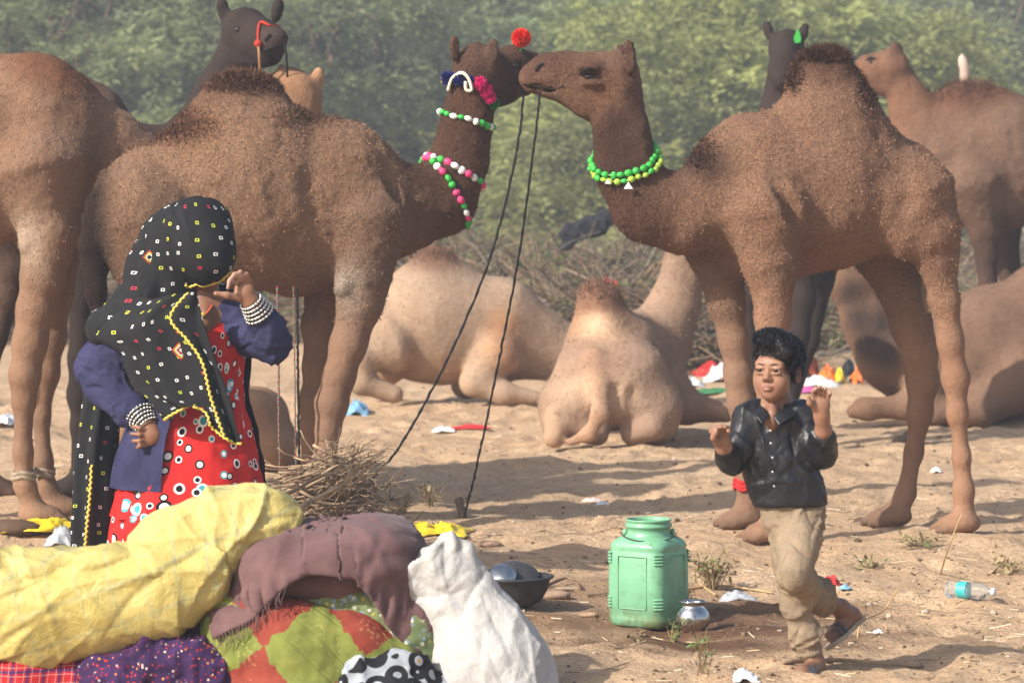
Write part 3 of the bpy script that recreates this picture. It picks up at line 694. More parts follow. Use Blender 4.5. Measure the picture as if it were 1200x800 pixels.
# ---- black camel behind, head raised above the decorated camel
BK = (.032, .023, .020)
c = Camel(16.4, 120, .08); camels['D'] = c
c.chain([(-25, 235, 0, 58), (65, 218, 0, 84), (145, 222, 0, 78)], .1, .74, (.06, .035, .026)); c.ell(72, 135, 0, 52, .16, 55, .09, (.10, .062, .045)); c.ell(110, 140, 0, 40, .14, 40, .08, (.10, .062, .045))
c.chain([(160, 215, 0, 66), (212, 195, 0, 44), (238, 155, -.02, 32), (256, 112, -.04, 26), (274, 72, -.06, 25)], .08, .85, BK)
c.ell(287, 36, -.06, 26, .12, 27, .05, BK); c.chain([(290, 40, -.08, 26), (306, 46, -.2, 23), (318, 50, -.28, 19)], .05, .95, BK); c.chain([(296, 66, -.12, 16), (315, 66, -.26, 13)], .05, .95, BK)
c.ell(322, 46, -.33, 15, .05, 13, .03, (.075, .05, .043)); c.ell(318, 57, -.42, 15, .03, 1.4, .01, None, True, True)
c.ell(313, 47, -.41, 3, .03, 2, .01, None, True, True); c.ell(331, 46, -.40, 3, .03, 2, .01, None, True, True)
c.ell(262, 13, -.05, 8, .03, 17, .02, BK, ang=12); c.ell(325, 12, -.02, 7, .03, 15, .02, BK, ang=-12); c.ell(262, 14, -.085, 4.5, .02, 11, .01, None, True, True, 12)
c.leg([(130, 240, 48, 0), (105, 310, 22), (97, 350, 16), (94, 420, 13), (93, 463, 13), (93, 500, 9), (92, 560, 9)], -.18, 84, 584, -1, BK, r=15)
c.leg([(140, 240, 48, 0), (165, 330, 20), (160, 400, 14), (158, 463, 12), (158, 560, 9)], .16, 160, 574, 1, BK, r=15)
c.leg([(-15, 240, 48, 0), (14, 310, 24), (10, 345, 17), (-6, 395, 13), (-18, 440, 14), (-12, 560, 9)], -.18, -8, 584, 1, (.09, .055, .04), r=15)
c.leg([(-35, 240, 45, 0), (-30, 330, 22), (-50, 440, 13), (-42, 560, 9)], .18, -38, 574, 1, (.09, .055, .04), r=15)
c.build('black camel with a red noseband looking over the decorated camel', vox=.016, wool=.3, rgh=.004, eyes=[(278, 32, 4)])
c.mark('mouth', [(298, 56), (308, 58), (320, 56), (333, 54)], [.004, .009, .009, .004]); c.mark('nostril', [(311, 46), (315, 42)], [.008, .010]); c.mark('nostril', [(330, 42), (333, 45)], [.010, .007])
# ---- tan head seen past the decorated hump
TN = (.25, .14, .078)
c = Camel(16.0, 240, .25); camels['E'] = c
c.chain([(170, 238, 0, 55), (240, 236, 0, 74), (300, 242, 0, 66)], .1, .72, TN); c.ell(240, 170, 0, 40, .15, 40, .08, TN)
c.chain([(310, 238, 0, 55), (345, 225, .05, 36), (352, 180, .08, 27), (350, 135, .08, 24)], .08, .9, TN)
c.chain([(350, 112, .08, 27), (338, 106, .18, 25), (325, 112, .34, 18), (315, 120, .44, 15)], .05, .9, TN)
c.ell(372, 94, .06, 8, .025, 17, .02, (.42, .24, .13), ang=-14); c.ell(330, 86, .12, 7, .02, 12, .02, TN)
for dx, l in ((0, -.17), (20, .17)): c.leg([(285+dx*.3, 255, 42, 0), (275+dx*.5, 340, 20), (268+dx*.5, 400, 14), (266+dx*.5, 450, 14), (266+dx*.5, 560, 10)], l, 268+dx*.5, 590, 1, TN, r=15)
for dx, l in ((0, -.17), (20, .17)): c.leg([(175+dx, 255, 40, 0), (180+dx, 340, 25), (168+dx, 440, 13), (172+dx, 560, 10)], l, 175+dx, 592, 1, TN, r=15)
c.build('tan camel whose head and ear show behind the decorated hump', vox=.017, wool=.3)
# ---- black camel behind the right hump
c = Camel(19.5, 925, -.2); camels['F'] = c
c.chain([(985, 250, .5, 52), (950, 235, .25, 62), (922, 235, 0, 58)], .1, .8, BK); c.ell(950, 190, .25, 30, .15, 36, .08, BK)
c.chain([(915, 220, 0, 45), (912, 180, -.15, 30), (914, 140, -.2, 23), (918, 95, -.22, 20)], .08, .95, BK)
c.ell(922, 55, -.22, 20, .13, 22, .05, BK); c.chain([(921, 62, -.26, 19), (918, 82, -.4, 16), (917, 95, -.48, 13)], .05, .95, BK)
c.ell(900, 36, -.2, 6, .03, 13, .02, BK, ang=14); c.ell(942, 38, -.2, 6, .03, 12, .02, BK, ang=-14)
c.leg([(935, 250, 30, 0), (942, 315, 18), (941, 350, 14), (936, 392, 12), (930, 430, 12), (926, 490, 8)], -.1, 924, 516, -1, BK, r=14)
c.leg([(905, 250, 30, 0), (884, 310, 17), (877, 350, 11), (878, 400, 10), (880, 430, 10), (880, 490, 8)], -.05, 880, 515, -1, BK, r=14)
c.leg([(1010, 262, 32, 0), (1050, 320, 15), (1074, 390, 9), (1076, 480, 7)], .45, 1076, 505, -1, BK, r=12)
c.leg([(970, 260, 32, 0), (960, 330, 16), (950, 400, 9), (925, 480, 7)], .6, 925, 500, -1, BK, r=13)
c.build('black camel with a green ear tag behind the dark hump crest', vox=.018, wool=.3)
# ---- brown camel farther back on the right
c = Camel(23.0, 1140, .1); camels['G'] = c; GB_ = (.165, .100, .066)
c.chain([(1235, 190, 0, 52), (1180, 190, 0, 74), (1110, 198, 0, 68)], .12, .76, GB_); c.ell(1132, 140, 0, 45, .2, 45, .1, (.16, .08, .045)); c.ell(1165, 140, 0, 40, .2, 34, .1, GB_)
c.chain([(1105, 195, 0, 55), (1080, 165, 0, 34), (1072, 135, .02, 25), (1060, 105, .03, 22)], .1, .85, (.2, .105, .06))
c.ell(1044, 80, .04, 22, .13, 22, .06, (.19, .1, .06)); c.chain([(1040, 82, .04, 21), (1020, 84, .06, 18), (996, 92, .08, 14)], .05, .8, (.2, .105, .062)); c.chain([(1038, 98, .04, 14), (1005, 100, .07, 9)], .05, .8, (.2, .105, .062))
c.ell(1048, 62, -.02, 8, .04, 13, .03, (.06, .035, .03)); c.ell(1052, 60, .2, 6, .03, 12, .03, (.06, .035, .03))
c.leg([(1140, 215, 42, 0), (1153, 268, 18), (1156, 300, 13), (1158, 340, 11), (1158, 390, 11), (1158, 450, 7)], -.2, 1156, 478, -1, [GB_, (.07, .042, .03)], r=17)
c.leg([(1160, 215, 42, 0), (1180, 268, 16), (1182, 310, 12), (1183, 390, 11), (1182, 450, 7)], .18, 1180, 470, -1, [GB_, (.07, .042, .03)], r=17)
c.leg([(1230, 200, 42, 0), (1240, 300, 20), (1250, 380, 12), (1246, 450, 8)], -.18, 1246, 476, -1, GB_, r=17); c.leg([(1240, 200, 42, 0), (1270, 300, 18), (1276, 380, 12), (1272, 450, 8)], .18, 1270, 470, -1, GB_, r=17)
c.ell(1130, 100, 0, 50, .3, 22, .08, (.11, .05, .03), False)
c.build('brown camel with dark ears beyond the big dark-crested hump', vox=.02, wool=.7, nfur=7000, furlen=.02, furx=(980, 1260), furz=1.1, tuft=[(1132, 102, 40, 16, 900, .06, .4)], eyes=[(1022, 73, 2.6)], tcol=(.09, .045, .025))
c.mark('eyelid', [(1014, 72), (1020, 68), (1028, 70)], [.006, .016, .006])
# ---- pale camel hidden behind it, one ear tip showing
c = Camel(25.0, 1150, .1); camels['L'] = c; LP = (.40, .30, .23)
c.chain([(1250, 200, 0, 45), (1200, 200, 0, 58), (1150, 205, 0, 54)], .12, .76, LP); c.chain([(1150, 200, 0, 48), (1128, 185, 0, 30), (1122, 150, .02, 22), (1124, 125, .03, 19)], .1, .85, LP)
c.chain([(1124, 118, .03, 19), (1140, 122, .05, 16), (1160, 130, .08, 11)], .05, .8, LP); c.ell(1130, 80, .0, 6, .03, 18, .03, (.5, .40, .33), ang=10); c.chain([(1128, 100, .02, 6), (1130, 82, .0, 5)], .03, .8, LP)
for x, l in ((1155, -.18), (1170, .18), (1240, -.18), (1255, .18)): c.leg([(x, 215, 34, 0), (x+3, 300, 14), (x+2, 370, 10), (x, 440, 7)], l, x-2, 460, -1, LP, r=16)
c.build('pale camel hidden behind the far brown hump, one ear tip showing', vox=.022, wool=.3)
# ---- lying tan camel beside the dry brush
c = Camel(23.0, 520, .1); camels['H'] = c; PT = (.33, .235, .160)
c.chain([(462, 385, 0, 52), (505, 378, 0, 68), (580, 388, 0, 60)], .12, .8, PT); c.ell(512, 333, 0, 40, .18, 36, .1, PT); c.ell(510, 308, 0, 22, .1, 20, .07, (.24, .14, .085))
c.chain([(590, 388, 0, 58), (628, 402, 0, 38), (668, 418, 0, 29), (705, 415, .05, 24), (725, 395, .1, 21)], .1, .85, PT); c.chain([(725, 395, .1, 21), (745, 390, .15, 18), (765, 396, .2, 13)], .05, .85, PT)
c.chain([(582, 415, -.25, 30), (556, 448, -.32, 16), (590, 461, -.36, 13), (630, 466, -.36, 8)], .06, 1., PT); c.chain([(560, 420, .25, 28), (545, 450, .3, 15), (590, 455, .3, 12)], .06, 1., PT)
c.chain([(452, 405, -.22, 36), (425, 415, -.3, 17), (424, 448, -.3, 13), (462, 462, -.3, 11)], .06, 1., PT); c.chain([(470, 405, .22, 36), (440, 450, .28, 14)], .06, 1., PT)
c.ell(500, 440, 0, 60, .35, 18, .05, (.36, .24, .15), False); c.ell(510, 298, 0, 26, .3, 12, .05, (.15, .08, .05), False); c.ell(590, 400, -.3, 14, .2, 30, .05, (.32, .18, .1), False)
c.build('tan camel lying side-on in front of the dry brush', vox=.02, wool=.7, rgh=.010, nfur=7000, furlen=.02, furx=(400, 760), furz=.2, tuft=[(510, 298, 26, 10, 500, .05, .4)], tcol=(.16, .09, .055), group='camels resting on the ground')
# ---- lying camel seen from its tail
c = Camel(19.4, 715, 0.0); camels['I'] = c; PI_ = (.275, .185, .128)
c.chain([(714, 455, .1, 50), (718, 425, .45, 56), (735, 420, .9, 54)], .12, 1., PI_); c.ell(705, 385, .45, 33, .32, 40, .1, (.32, .185, .105)); c.ell(702, 352, .45, 26, .2, 24, .08, (.25, .14, .085))
c.chain([(690, 440, .12, 42), (664, 478, .05, 32), (654, 500, -.02, 18)], .08, 1., PI_); c.chain([(740, 445, .12, 46), (765, 480, .1, 34), (770, 502, .12, 20)], .08, 1., PI_)
c.chain([(654, 492, -.1, 17), (650, 512, -.16, 13)], .03, 1., (.42, .29, .19)); c.chain([(668, 500, -.08, 16), (700, 508, -.05, 14)], .05, 1., PI_); c.chain([(765, 500, -.05, 17), (740, 508, -.05, 13)], .05, 1., PI_)
c.chain([(698, 420, -.06, 12), (702, 455, -.16, 12), (703, 485, -.2, 10), (690, 508, -.2, 8), (668, 518, -.2, 5)], .03, .7, (.36, .22, .14))
c.chain([(745, 420, .9, 50), (772, 400, 1.0, 36), (790, 358, 1.05, 27), (803, 312, 1.05, 22), (806, 275, 1.0, 20), (800, 245, 1.0, 20)], .1, .9, PI_); c.chain([(800, 238, 1., 20), (830, 240, 1., 17), (850, 248, 1., 13)], .05, .85, PI_)
c.chain([(775, 440, .85, 30), (800, 475, .7, 20), (850, 484, .55, 11)], .08, 1., (.3, .19, .13)); c.chain([(720, 440, 1.2, 30), (700, 480, 1.2, 16)], .06, 1., PI_)
c.ell(702, 345, .4, 30, .4, 20, .05, (.17, .09, .055), False); c.ell(705, 380, .0, 14, .3, 10, .05, (.55, .38, .25), False); c.ell(680, 462, -.1, 16, .2, 12, .05, (.5, .36, .25), False); c.ell(730, 462, -.1, 16, .2, 12, .05, (.5, .36, .25), False)
groove(c, [(668, 455), (660, 485)], 5, -.20, .04); groove(c, [(742, 462), (738, 500)], 6, -.16, .05); groove(c, [(684, 455), (684, 492)], 5, -.17, .04); groove(c, [(722, 455), (724, 492)], 5, -.17, .04)
c.build('pale camel lying with its rump and tail towards the viewer', vox=.016, wool=.7, rgh=.010, nfur=8000, furlen=.018, furx=(600, 860), furz=.2, tuft=[(700, 338, 26, 14, 700, .045, .3)], tcol=(.15, .08, .05), group='camels resting on the ground')
# ---- lying camel on the right with a blotched neck
c = Camel(21.6, 1110, .1); camels['J'] = c; JB = (.165, .100, .066)
c.chain([(1085, 428, 0, 56), (1150, 418, 0, 72), (1225, 410, 0, 72)], .12, .8, JB); c.ell(1225, 350, 0, 50, .2, 45, .1, JB); c.ell(1170, 375, 0, 45, .2, 40, .1, JB)
c.chain([(1085, 420, 0, 52), (1044, 415, -.02, 38), (1018, 378, -.02, 28), (995, 325, -.02, 24), (978, 285, 0, 22), (965, 262, 0, 21)], .1, .85, (.20, .115, .07)); c.chain([(962, 258, 0, 21), (935, 262, 0, 18), (910, 270, 0, 13)], .05, .85, JB)
c.chain([(1085, 455, -.28, 26), (1062, 476, -.34, 15), (1018, 479, -.36, 12), (1000, 482, -.36, 8)], .06, 1., (.2, .12, .075)); c.chain([(1070, 460, .25, 24), (1050, 478, .28, 13), (1010, 476, .28, 11)], .06, 1., JB)
c.chain([(1200, 440, -.25, 45), (1150, 478, -.36, 20), (1100, 484, -.38, 14)], .08, 1., JB); c.chain([(1210, 450, .25, 40), (1160, 480, .3, 16)], .06, 1., JB)
for (x, y, r) in ((1008, 375, 9), (1020, 405, 8), (1000, 345, 6), (1038, 412, 9), (1035, 380, 6)): c.ell(x, y, -.22, r, .12, r*1.2, .05, (.04, .028, .024), False)
c.build('brown camel lying down with dark blotches on its neck', vox=.019, wool=.9, rgh=.010, nfur=7000, furlen=.02, furx=(950, 1260), furz=.2, group='camels resting on the ground')
# ---- lying camel mostly hidden behind the woman
c = Camel(17.8, 230, .05); camels['K'] = c; KB = (.27, .15, .085)
c.chain([(160, 500, 0, 44), (220, 492, 0, 54), (292, 500, 0, 48)], .1, .85, KB); c.ell(215, 450, 0, 34, .15, 34, .08, KB)
c.chain([(300, 500, -.15, 40), (322, 528, -.26, 22), (290, 544, -.3, 13)], .06, 1., (.33, .19, .11)); c.chain([(305, 490, .1, 34), (325, 515, .2, 22), (300, 540, .25, 13)], .06, 1., KB); c.chain([(338, 520, -.2, 9), (338, 500, -.2, 3)], .03, 1., KB)
c.chain([(160, 495, 0, 40), (140, 470, 0, 25), (128, 430, 0, 18), (130, 405, 0, 17)], .08, .85, KB); c.chain([(132, 400, 0, 17), (150, 402, 0, 14), (168, 408, 0, 11)], .05, .85, KB)
c.chain([(170, 520, -.25, 22), (150, 542, -.3, 13), (200, 545, -.3, 10)], .06, 1., KB)
c.build('brown camel lying behind the veiled woman, only its haunch showing', vox=.018, wool=.2, rgh=.005, group='camels resting on the ground')
print('camels', time.time()-T0)
# ---------------------------------------------------------------- people
def mskin():
    t = NT('skin', .5, .35); c = t.coord(); a = t.attr('Col'); n = t.noise(c, 40, 4, .6)
    k = t.mix(t.ramp(n, [(.3, .0), (.7, .35)]), a, t.mix(1., a, (.78, .72, .70), 'MULTIPLY'))
    t.b.inputs['Subsurface Weight'].default_value = .08; t.b.inputs['Subsurface Radius'].default_value = (.01, .004, .002); t.b.inputs['Subsurface Scale'].default_value = .5
    return t.out(k, normal=t.bump(t.noise(c, 220, 3), .15, .003))
M_SKIN = mskin()
SK = (.25, .115, .062); SKD = (.17, .075, .042); NAIL = (.40, .24, .17)
def patch(w, rows, nv, nu):
    """rows of (px,py,lat) control points -> (nv,nu,3) world grid"""
    ctrl = np.array([[w.l2w(w.pt(*p)[0])[0] for p in r] for r in rows])
    a = np.stack([cr(ctrl[:, j], nv) for j in range(ctrl.shape[1])], 1)
    return np.stack([cr(a[i], nu) for i in range(nv)], 0)
def cloth_obj(name, Gd, mat, parent=None, thick=.004, fold=None, uvs=1., loc=None):
    ny, nx = Gd.shape[:2]; v = Gd.reshape(-1, 3); f = grid_faces(ny, nx); n = vnormals(v, f)
    if fold is not None: v = v+n*fold(v, np.repeat(np.linspace(0, 1, ny), nx), np.tile(np.linspace(0, 1, nx), ny))[:, None]; n = vnormals(v, f)
    du = np.concatenate([[0], np.cumsum(np.linalg.norm(np.diff(Gd[ny//2], axis=0), axis=1))]); dv = np.concatenate([[0], np.cumsum(np.linalg.norm(np.diff(Gd[:, nx//2], axis=0), axis=1))])
    uv = np.stack([np.tile(du, ny), np.repeat(dv, nx)], 1)*uvs
    k = len(v); v2 = np.concatenate([v, v-n*thick]); e = []
    idx = np.arange(k).reshape(ny, nx); ring = np.concatenate([idx[0], idx[1:, -1], idx[-1, -2::-1], idx[-2:0:-1, 0]]); r2 = np.roll(ring, -1)
    F = np.concatenate([f, f[:, ::-1]+k, np.stack([ring, ring+k, r2+k, r2], 1)])
    o = mk(name, v2, F, mat, parent=parent, uv=np.concatenate([uv, uv]), loc=loc)
    return o, v.reshape(ny, nx, 3)
def braid(pts, r, n=5, seg=.011):
    """a lumpy braided edging along a polyline"""
    p = np.asarray(pts); L = np.concatenate([[0], np.cumsum(np.linalg.norm(np.diff(p, axis=0), axis=1))]); m = max(int(L[-1]/(seg/4)), 8); s = np.linspace(0, L[-1], m)
    q = np.stack([np.interp(s, L, p[:, k]) for k in range(3)], 1); rr = r*(.62+.38*np.abs(np.sin(s/seg*math.pi)))
    q[:, 0] += .0025*np.sin(s/seg*math.pi); return tube(q, rr, n)

# ---- the veiled woman
W_ = Camel(12.4, 225, 0.0)
def mdots(name, base, cell, ringcols, k=.10, w_=.05, rough=.85, fine=300, coord='UV'):
    t = NT(name, rough, .2); c = t.coord(coord); v = t.vor(c, cell, 'F1', 'CHEBYCHEV', .55, '2D')
    d = v.outputs['Distance']; ring = t.math('MULTIPLY', t.math('GREATER_THAN', d, k), t.math('LESS_THAN', d, k+w_))
    sc = t.n('SeparateColor'); t.l(v.outputs['Color'], sc.inputs[0]); col = t.ramp(sc.outputs[0], ringcols, True)
    n = t.noise(t.coord(), 6, 3); b = t.ramp(n, [(.3, tuple(np.array(base)*.75)), (.7, tuple(np.array(base)*1.3))])
    return t, t.mix(ring, b, col), c
t, k, c = mdots('veil_cloth', (.011, .011, .012), 16, [(0, S(225, 225, 220)), (.5, S(200, 205, 60)), (.72, S(190, 50, 70)), (.88, S(225, 225, 220))], .058, .042)
M_VEIL = t.out(k, normal=t.bump(t.noise(t.coord(), 400, 2), .3, .003))
t = NT('dress_print', .8, .2); c = t.coord('UV')
def layer(base, scale, off, stops, rnd=.8):
    mp = t.n('Mapping'); t.l(c, mp.inputs[0]); mp.inputs['Location'].default_value = (off, off*1.7, 0)
    v = t.vor(mp.outputs[0], scale, 'F1', 'EUCLIDEAN', rnd, '2D'); d = v.outputs['Distance']; sc = t.n('SeparateColor'); t.l(v.outputs['Color'], sc.inputs[0])
    r0 = t.math('MULTIPLY_ADD', sc.outputs[1], .09, .14)
    dd = t.math('DIVIDE', d, r0); pick = sc.outputs[0]
    inner = t.ramp(pick, [(0, S(235, 232, 228)), (.3, S(60, 150, 160)), (.55, S(20, 18, 20)), (.8, S(235, 232, 228))], True)
    outer = t.ramp(pick, [(0, S(20, 18, 20)), (.3, S(235, 232, 228)), (.55, S(235, 232, 228)), (.8, S(60, 150, 160))], True)
    x = t.mix(t.math('LESS_THAN', dd, 1.), base, outer); return t.mix(t.math('LESS_THAN', dd, .62), x, inner)
redc = t.ramp(t.noise(t.coord(), 5, 3), [(.3, S(168, 28, 28)), (.7, S(196, 38, 34))])
M_DRESS = t.out(layer(layer(redc, 8.5, 3.1, None), 12, 9.7, None, 1.), normal=t.bump(t.noise(t.coord(), 350, 2), .3, .003))
t = NT('navy_knit', .85, .2); c = t.coord()
wv_ = t.n('TexWave', wave_type='BANDS', bands_direction='Z'); t.l(c, wv_.inputs[0]); wv_.inputs['Scale'].default_value = 90; wv_.inputs['Distortion'].default_value = 1.5
M_NAVY = t.out(t.ramp(t.noise(c, 9, 4), [(.3, S(36, 37, 64)), (.7, S(54, 54, 86))]), normal=t.bump(wv_.outputs['Fac'], .25, .003, t.bump(t.noise(c, 22, 3), .5, .012)))
M_GOLD = plain('gold_edging', S(205, 180, 70), .45, .5, .35, 90)
M_SILVER = plain('silver', S(200, 196, 186), .28, .5, .12, 40, metal=.9)

# body: one continuous skin surface
c = W_; s = c.sdf
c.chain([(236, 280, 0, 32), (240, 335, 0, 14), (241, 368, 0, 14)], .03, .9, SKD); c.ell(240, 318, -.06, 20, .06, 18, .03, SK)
c.chain([(195, 385, 0, 24), (272, 380, 0, 24)], .05, .7, SK); c.chain([(236, 388, 0, 38), (232, 470, 0, 36), (225, 545, 0, 50)], .06, .7, SK)
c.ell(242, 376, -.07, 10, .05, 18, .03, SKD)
c.chain([(178, 388, .02, 17), (120, 432, .05, 12), (166, 490, -.12, 9.5), (174, 500, -.15, 9)], .03, 1., SK)
c.chain([(270, 382, 0, 16), (316, 400, -.1, 10), (302, 365, -.17, 9), (295, 354, -.2, 9)], .02, 1., SK)
for x in (205, 245): c.chain([(x, 560, 0, 30), (x, 630, 0, 20), (x, 684, .02, 12)], .05, 1., SK); c.chain([(x, 684, .02, 12), (x-3, 690, -.14, 9)], .03, 1., SK)
# raised hand: palm, four curled fingers, thumb
c.chain([(293, 352, -.2, 9.5), (287, 343, -.215, 11)], .02, .62, SK); c.ell(286, 340, -.21, 11, .016, 12, .015, SK)
for kx, ky, mx, my, tx, ty, l in ((293, 330, 289, 321, 280, 325, -.215), (288, 328, 282, 318.5, 273, 325, -.225), (282, 328, 275, 321, 268, 330, -.232), (277, 332, 270, 328, 267, 337.5, -.238)):
    c.chain([(kx, ky, l, 3.3), (mx, my, l-.02, 2.9), (tx, ty, l-.03, 2.4)], .004, 1., SK); c.ell(tx-1, ty, l-.041, 2.2, .004, 2.4, .004, NAIL, False)
c.chain([(280, 349, -.22, 4.6), (266, 346, -.24, 4.0), (253, 344, -.25, 3.2)], .012, 1., SK)
# hand on the hip
c.chain([(177, 502, -.15, 9.5), (178, 510, -.17, 11)], .02, .62, SK); c.ell(175, 512, -.17, 12, .016, 9, .015, SKD)
for ky, tx, ty in ((504, 156, 499), (510, 154, 508), (516, 156, 516.5), (521, 161, 524)): c.chain([(172, ky, -.175, 3.2), (164, (ky+ty)/2, -.195, 2.8), (tx, ty, -.185, 2.3)], .004, 1., SK)
v, f = s.mesh(.0062); col = s.colors(v, .012); W_.W = W_.l2w(v); W_.N = vnormals(v, f)
wo = mk('person', W_.W, f, M_SKIN, loc=W_.base, col=col)
tag(wo, 'woman in a black spotted veil over her face, red dress and navy cardigan', 'person', 'people in the clearing')
def loft(w, rings, n, a0, a1, nv, pleat=0., pn=18, off=0., wrap=True, seed=1):
    """rings: (py, cx px, rx px, ry metres, lat)"""
    q = cr(np.array([r if len(r) == 5 else (*r, 0.) for r in rings], float), nv); out = []
    a = np.linspace(a0, a1, n, endpoint=not wrap)
    for i, (py, cx, rx, ry, lat) in enumerate(q):
        d = w.D+lat; sc = d/FPX; pl = pleat*(i/(nv-1))**.8
        rr = 1+pl*(np.sin(a*pn+1.3*np.sin(a*3+seed))*.6+.4*np.sin(a*pn*.53+seed))
        ce = Pw(cx, py, d); out.append(np.stack([ce[0]+(rx*sc+off)*rr*np.cos(a), ce[1]+(ry+off)*rr*np.sin(a), np.full(n, ce[2])], 1))
    return np.array(out)
def loft_obj(name, w, Gd, mat, parent, uvr=None, wrap=True, disp=.004, cre=None):
    nv, n = Gd.shape[:2]; v = Gd.reshape(-1, 3); f = grid_faces(nv, n, wrap); nn = vnormals(v, f); v = v+nn*(disp*fbm(v*14, 3, 12)+.5*disp*ridged(v*[20, 20, 7], 2, 4)+(0 if cre is None else creases(v, nn, *cre)))[:, None]
    ar = np.arange(n)/n*2*math.pi*.26; uv = np.stack([np.tile(ar, nv), v[:, 2]], 1)
    if wrap: 
        v2 = v.reshape(nv, n, 3); v2 = np.concatenate([v2, v2[:, :1]], 1); uu = uv.reshape(nv, n, 2); uu = np.concatenate([uu, uu[:, :1]+[2*math.pi*.26, 0]], 1)
        return mk(name, v2.reshape(-1, 3), grid_faces(nv, n+1), mat, parent=parent, uv=uu.reshape(-1, 2))
    return mk(name, v, f, mat, parent=parent, uv=uv)
A2 = 2*math.pi
skirt = loft(W_, [(560, 222, 84, .20), (620, 221, 90, .225), (690, 224, 100, .26)], 150, 0, A2, 34, .085, 15)
loft_obj('skirt', W_, skirt, M_DRESS, wo)
kur = loft(W_, [(366, 240, 34, .075), (385, 241, 45, .105), (415, 240, 47, .135), (440, 240, 46, .135), (470, 232, 54, .145), (510, 226, 70, .175), (550, 224, 81, .205), (604, 223, 93, .235)], 150, 0, A2, 60, .05, 9)
# V neck: pull the collar edge apart
kv = kur.copy(); 
m = np.linspace(0, 1, 60); 
loft_obj('kurta', W_, kv, M_DRESS, wo, disp=.005, cre=(50, 22, .009, .025, .12, (0, 0, 1.2)))
car = loft(W_, [(368, 238, 42, .09), (390, 240, 56, .12), (440, 236, 54, .145), (470, 230, 60, .155), (510, 224, 76, .185), (570, 222, 88, .215)], 120, R(-107), R(-107-240), 50, .02, 7, off=.012, wrap=False)
loft_obj('cardigan', W_, car, M_NAVY, wo, wrap=False, disp=.006, cre=(24, 21, .005, .02, .09, (0, 0, 1.)))
def folded(s_, vox, amp, fs, seed, axis=None, cre=None):
    v, f = s_.mesh(vox); n = vnormals(v, f); d = ridged(v*fs, 3, seed)*amp+amp*.4*fbm(v*np.array(fs)*2.3, 2, seed+3)
    if cre is not None: d = d+creases(v, n, *cre)
    return v+n*d[:, None], f
for nm, ch in (('sleeve', [(180, 384, .02, 26), (150, 402, .03, 28), (116, 430, .05, 27), (124, 452, .02, 24), (152, 480, -.08, 18.5), (166, 490, -.12, 15)]),
               ('sleeve', [(268, 376, .0, 25), (298, 394, -.06, 23), (320, 403, -.1, 20), (316, 388, -.13, 18.5), (304, 368, -.165, 15)])):
    q = Camel(12.4, 225, 0.); q.chain(ch, .03, .95); v, f = folded(q.sdf, .0062, .0030, (12, 12, 22), 5, None, (60, 3, .012, .016, .05)); mk('sleeve', q.l2w(v), f, M_NAVY, parent=wo)
# veil: hood over head, face and shoulder
h = Camel(12.4, 225, 0.)
h.ell(231, 280, -.01, 44, .165, 50, .05); h.ell(243, 298, -.10, 33, .10, 36, .05); h.chain([(205, 285, .04, 42), (184, 325, .03, 35), (172, 355, .02, 34)], .05, .95)
h.chain([(200, 350, .03, 40), (168, 366, .02, 33), (124, 386, .03, 24)], .05, .95); h.chain([(215, 340, .1, 40), (262, 368, .07, 28)], .05, .7)
h.ell(235, 352, -.19, 23, .10, 16, .03, None, True, True); h.ell(250, 374, -.17, 28, .12, 24, .03, None, True, True)
v, f = h.sdf.mesh(.0075); n = vnormals(v, f); Lc = v-h.w2l(Pw(225, 285, 12.4))[0]
ang = np.arctan2(Lc[:, 1], Lc[:, 0]); fo = .006*np.sin(ang*9+Lc[:, 2]*14+2*np.sin(Lc[:, 2]*9))*np.clip((-Lc[:, 0]-.02)/.1, 0, 1)+.006*ridged(v*[9, 9, 5], 3, 31)*np.clip(.35-Lc[:, 2]*3, .15, 1)
fo = fo+creases(v, n, 60, 9, .0105, .02, .11, (-.5, 0, 1.2)); v = v+n*fo[:, None]; vw = h.l2w(v)
ve = mk('veil', vw, f, M_VEIL, parent=wo, uv=np.stack([ang*.17, Lc[:, 2]], 1)); h.W = vw; h.N = n
fp = lambda a, b: (lambda v, r, q: a*np.sin(q*b+2.2*np.sin(r*3.1)+r*2)*(.3+.7*r)+.004*ridged(v*[12, 12, 4], 2, 9))
rows = [[(152, 345, -.06), (180, 350, -.2), (219, 342, -.235), (231, 344, -.23)], [(108, 392, -.02), (150, 385, -.2), (198, 372, -.25), (238, 376, -.24)], [(140, 412, -.12), (168, 412, -.22), (218, 398, -.26), (248, 408, -.25)],
        [(152, 440, -.14), (178, 440, -.23), (236, 425, -.28), (258, 440, -.26)], [(176, 470, -.2), (200, 470, -.26), (246, 465, -.29), (270, 475, -.27)], [(190, 493, -.22), (228, 477, -.29), (262, 512, -.30), (281, 520, -.28)]]
Gp = patch(W_, rows, 60, 48); po, Pg = cloth_obj('veil_panel', Gp, M_VEIL, ve, .004, fp(.017, 21))
rows = [[(97, 455, .02), (118, 460, .0), (142, 465, .06)], [(92, 510, .02), (114, 512, -.03), (140, 515, .05)], [(86, 575, .02), (112, 575, -.04), (138, 578, .05)], [(83, 640, .03), (105, 645, -.02), (138, 642, .06)]]
Gt = patch(W_, rows, 50, 30); to_, Tg = cloth_obj('veil_tail', Gt, M_VEIL, ve, .004, fp(.014, 19))
fr = vnormals(Pg.reshape(-1, 3), grid_faces(60, 48)).reshape(60, 48, 3)
ci = 32
def lift(g, d=.006): return g+np.array([0, -d, 0])
for path, r in ((lift(Pg[:, ci]), .0065), (lift(Pg[-1]), .0065), (lift(Tg[25:, 12]), .0065), (lift(Tg[-1]), .006)):
    vv, ff = braid(path, r); mk('edging', vv, ff, M_GOLD, parent=ve)
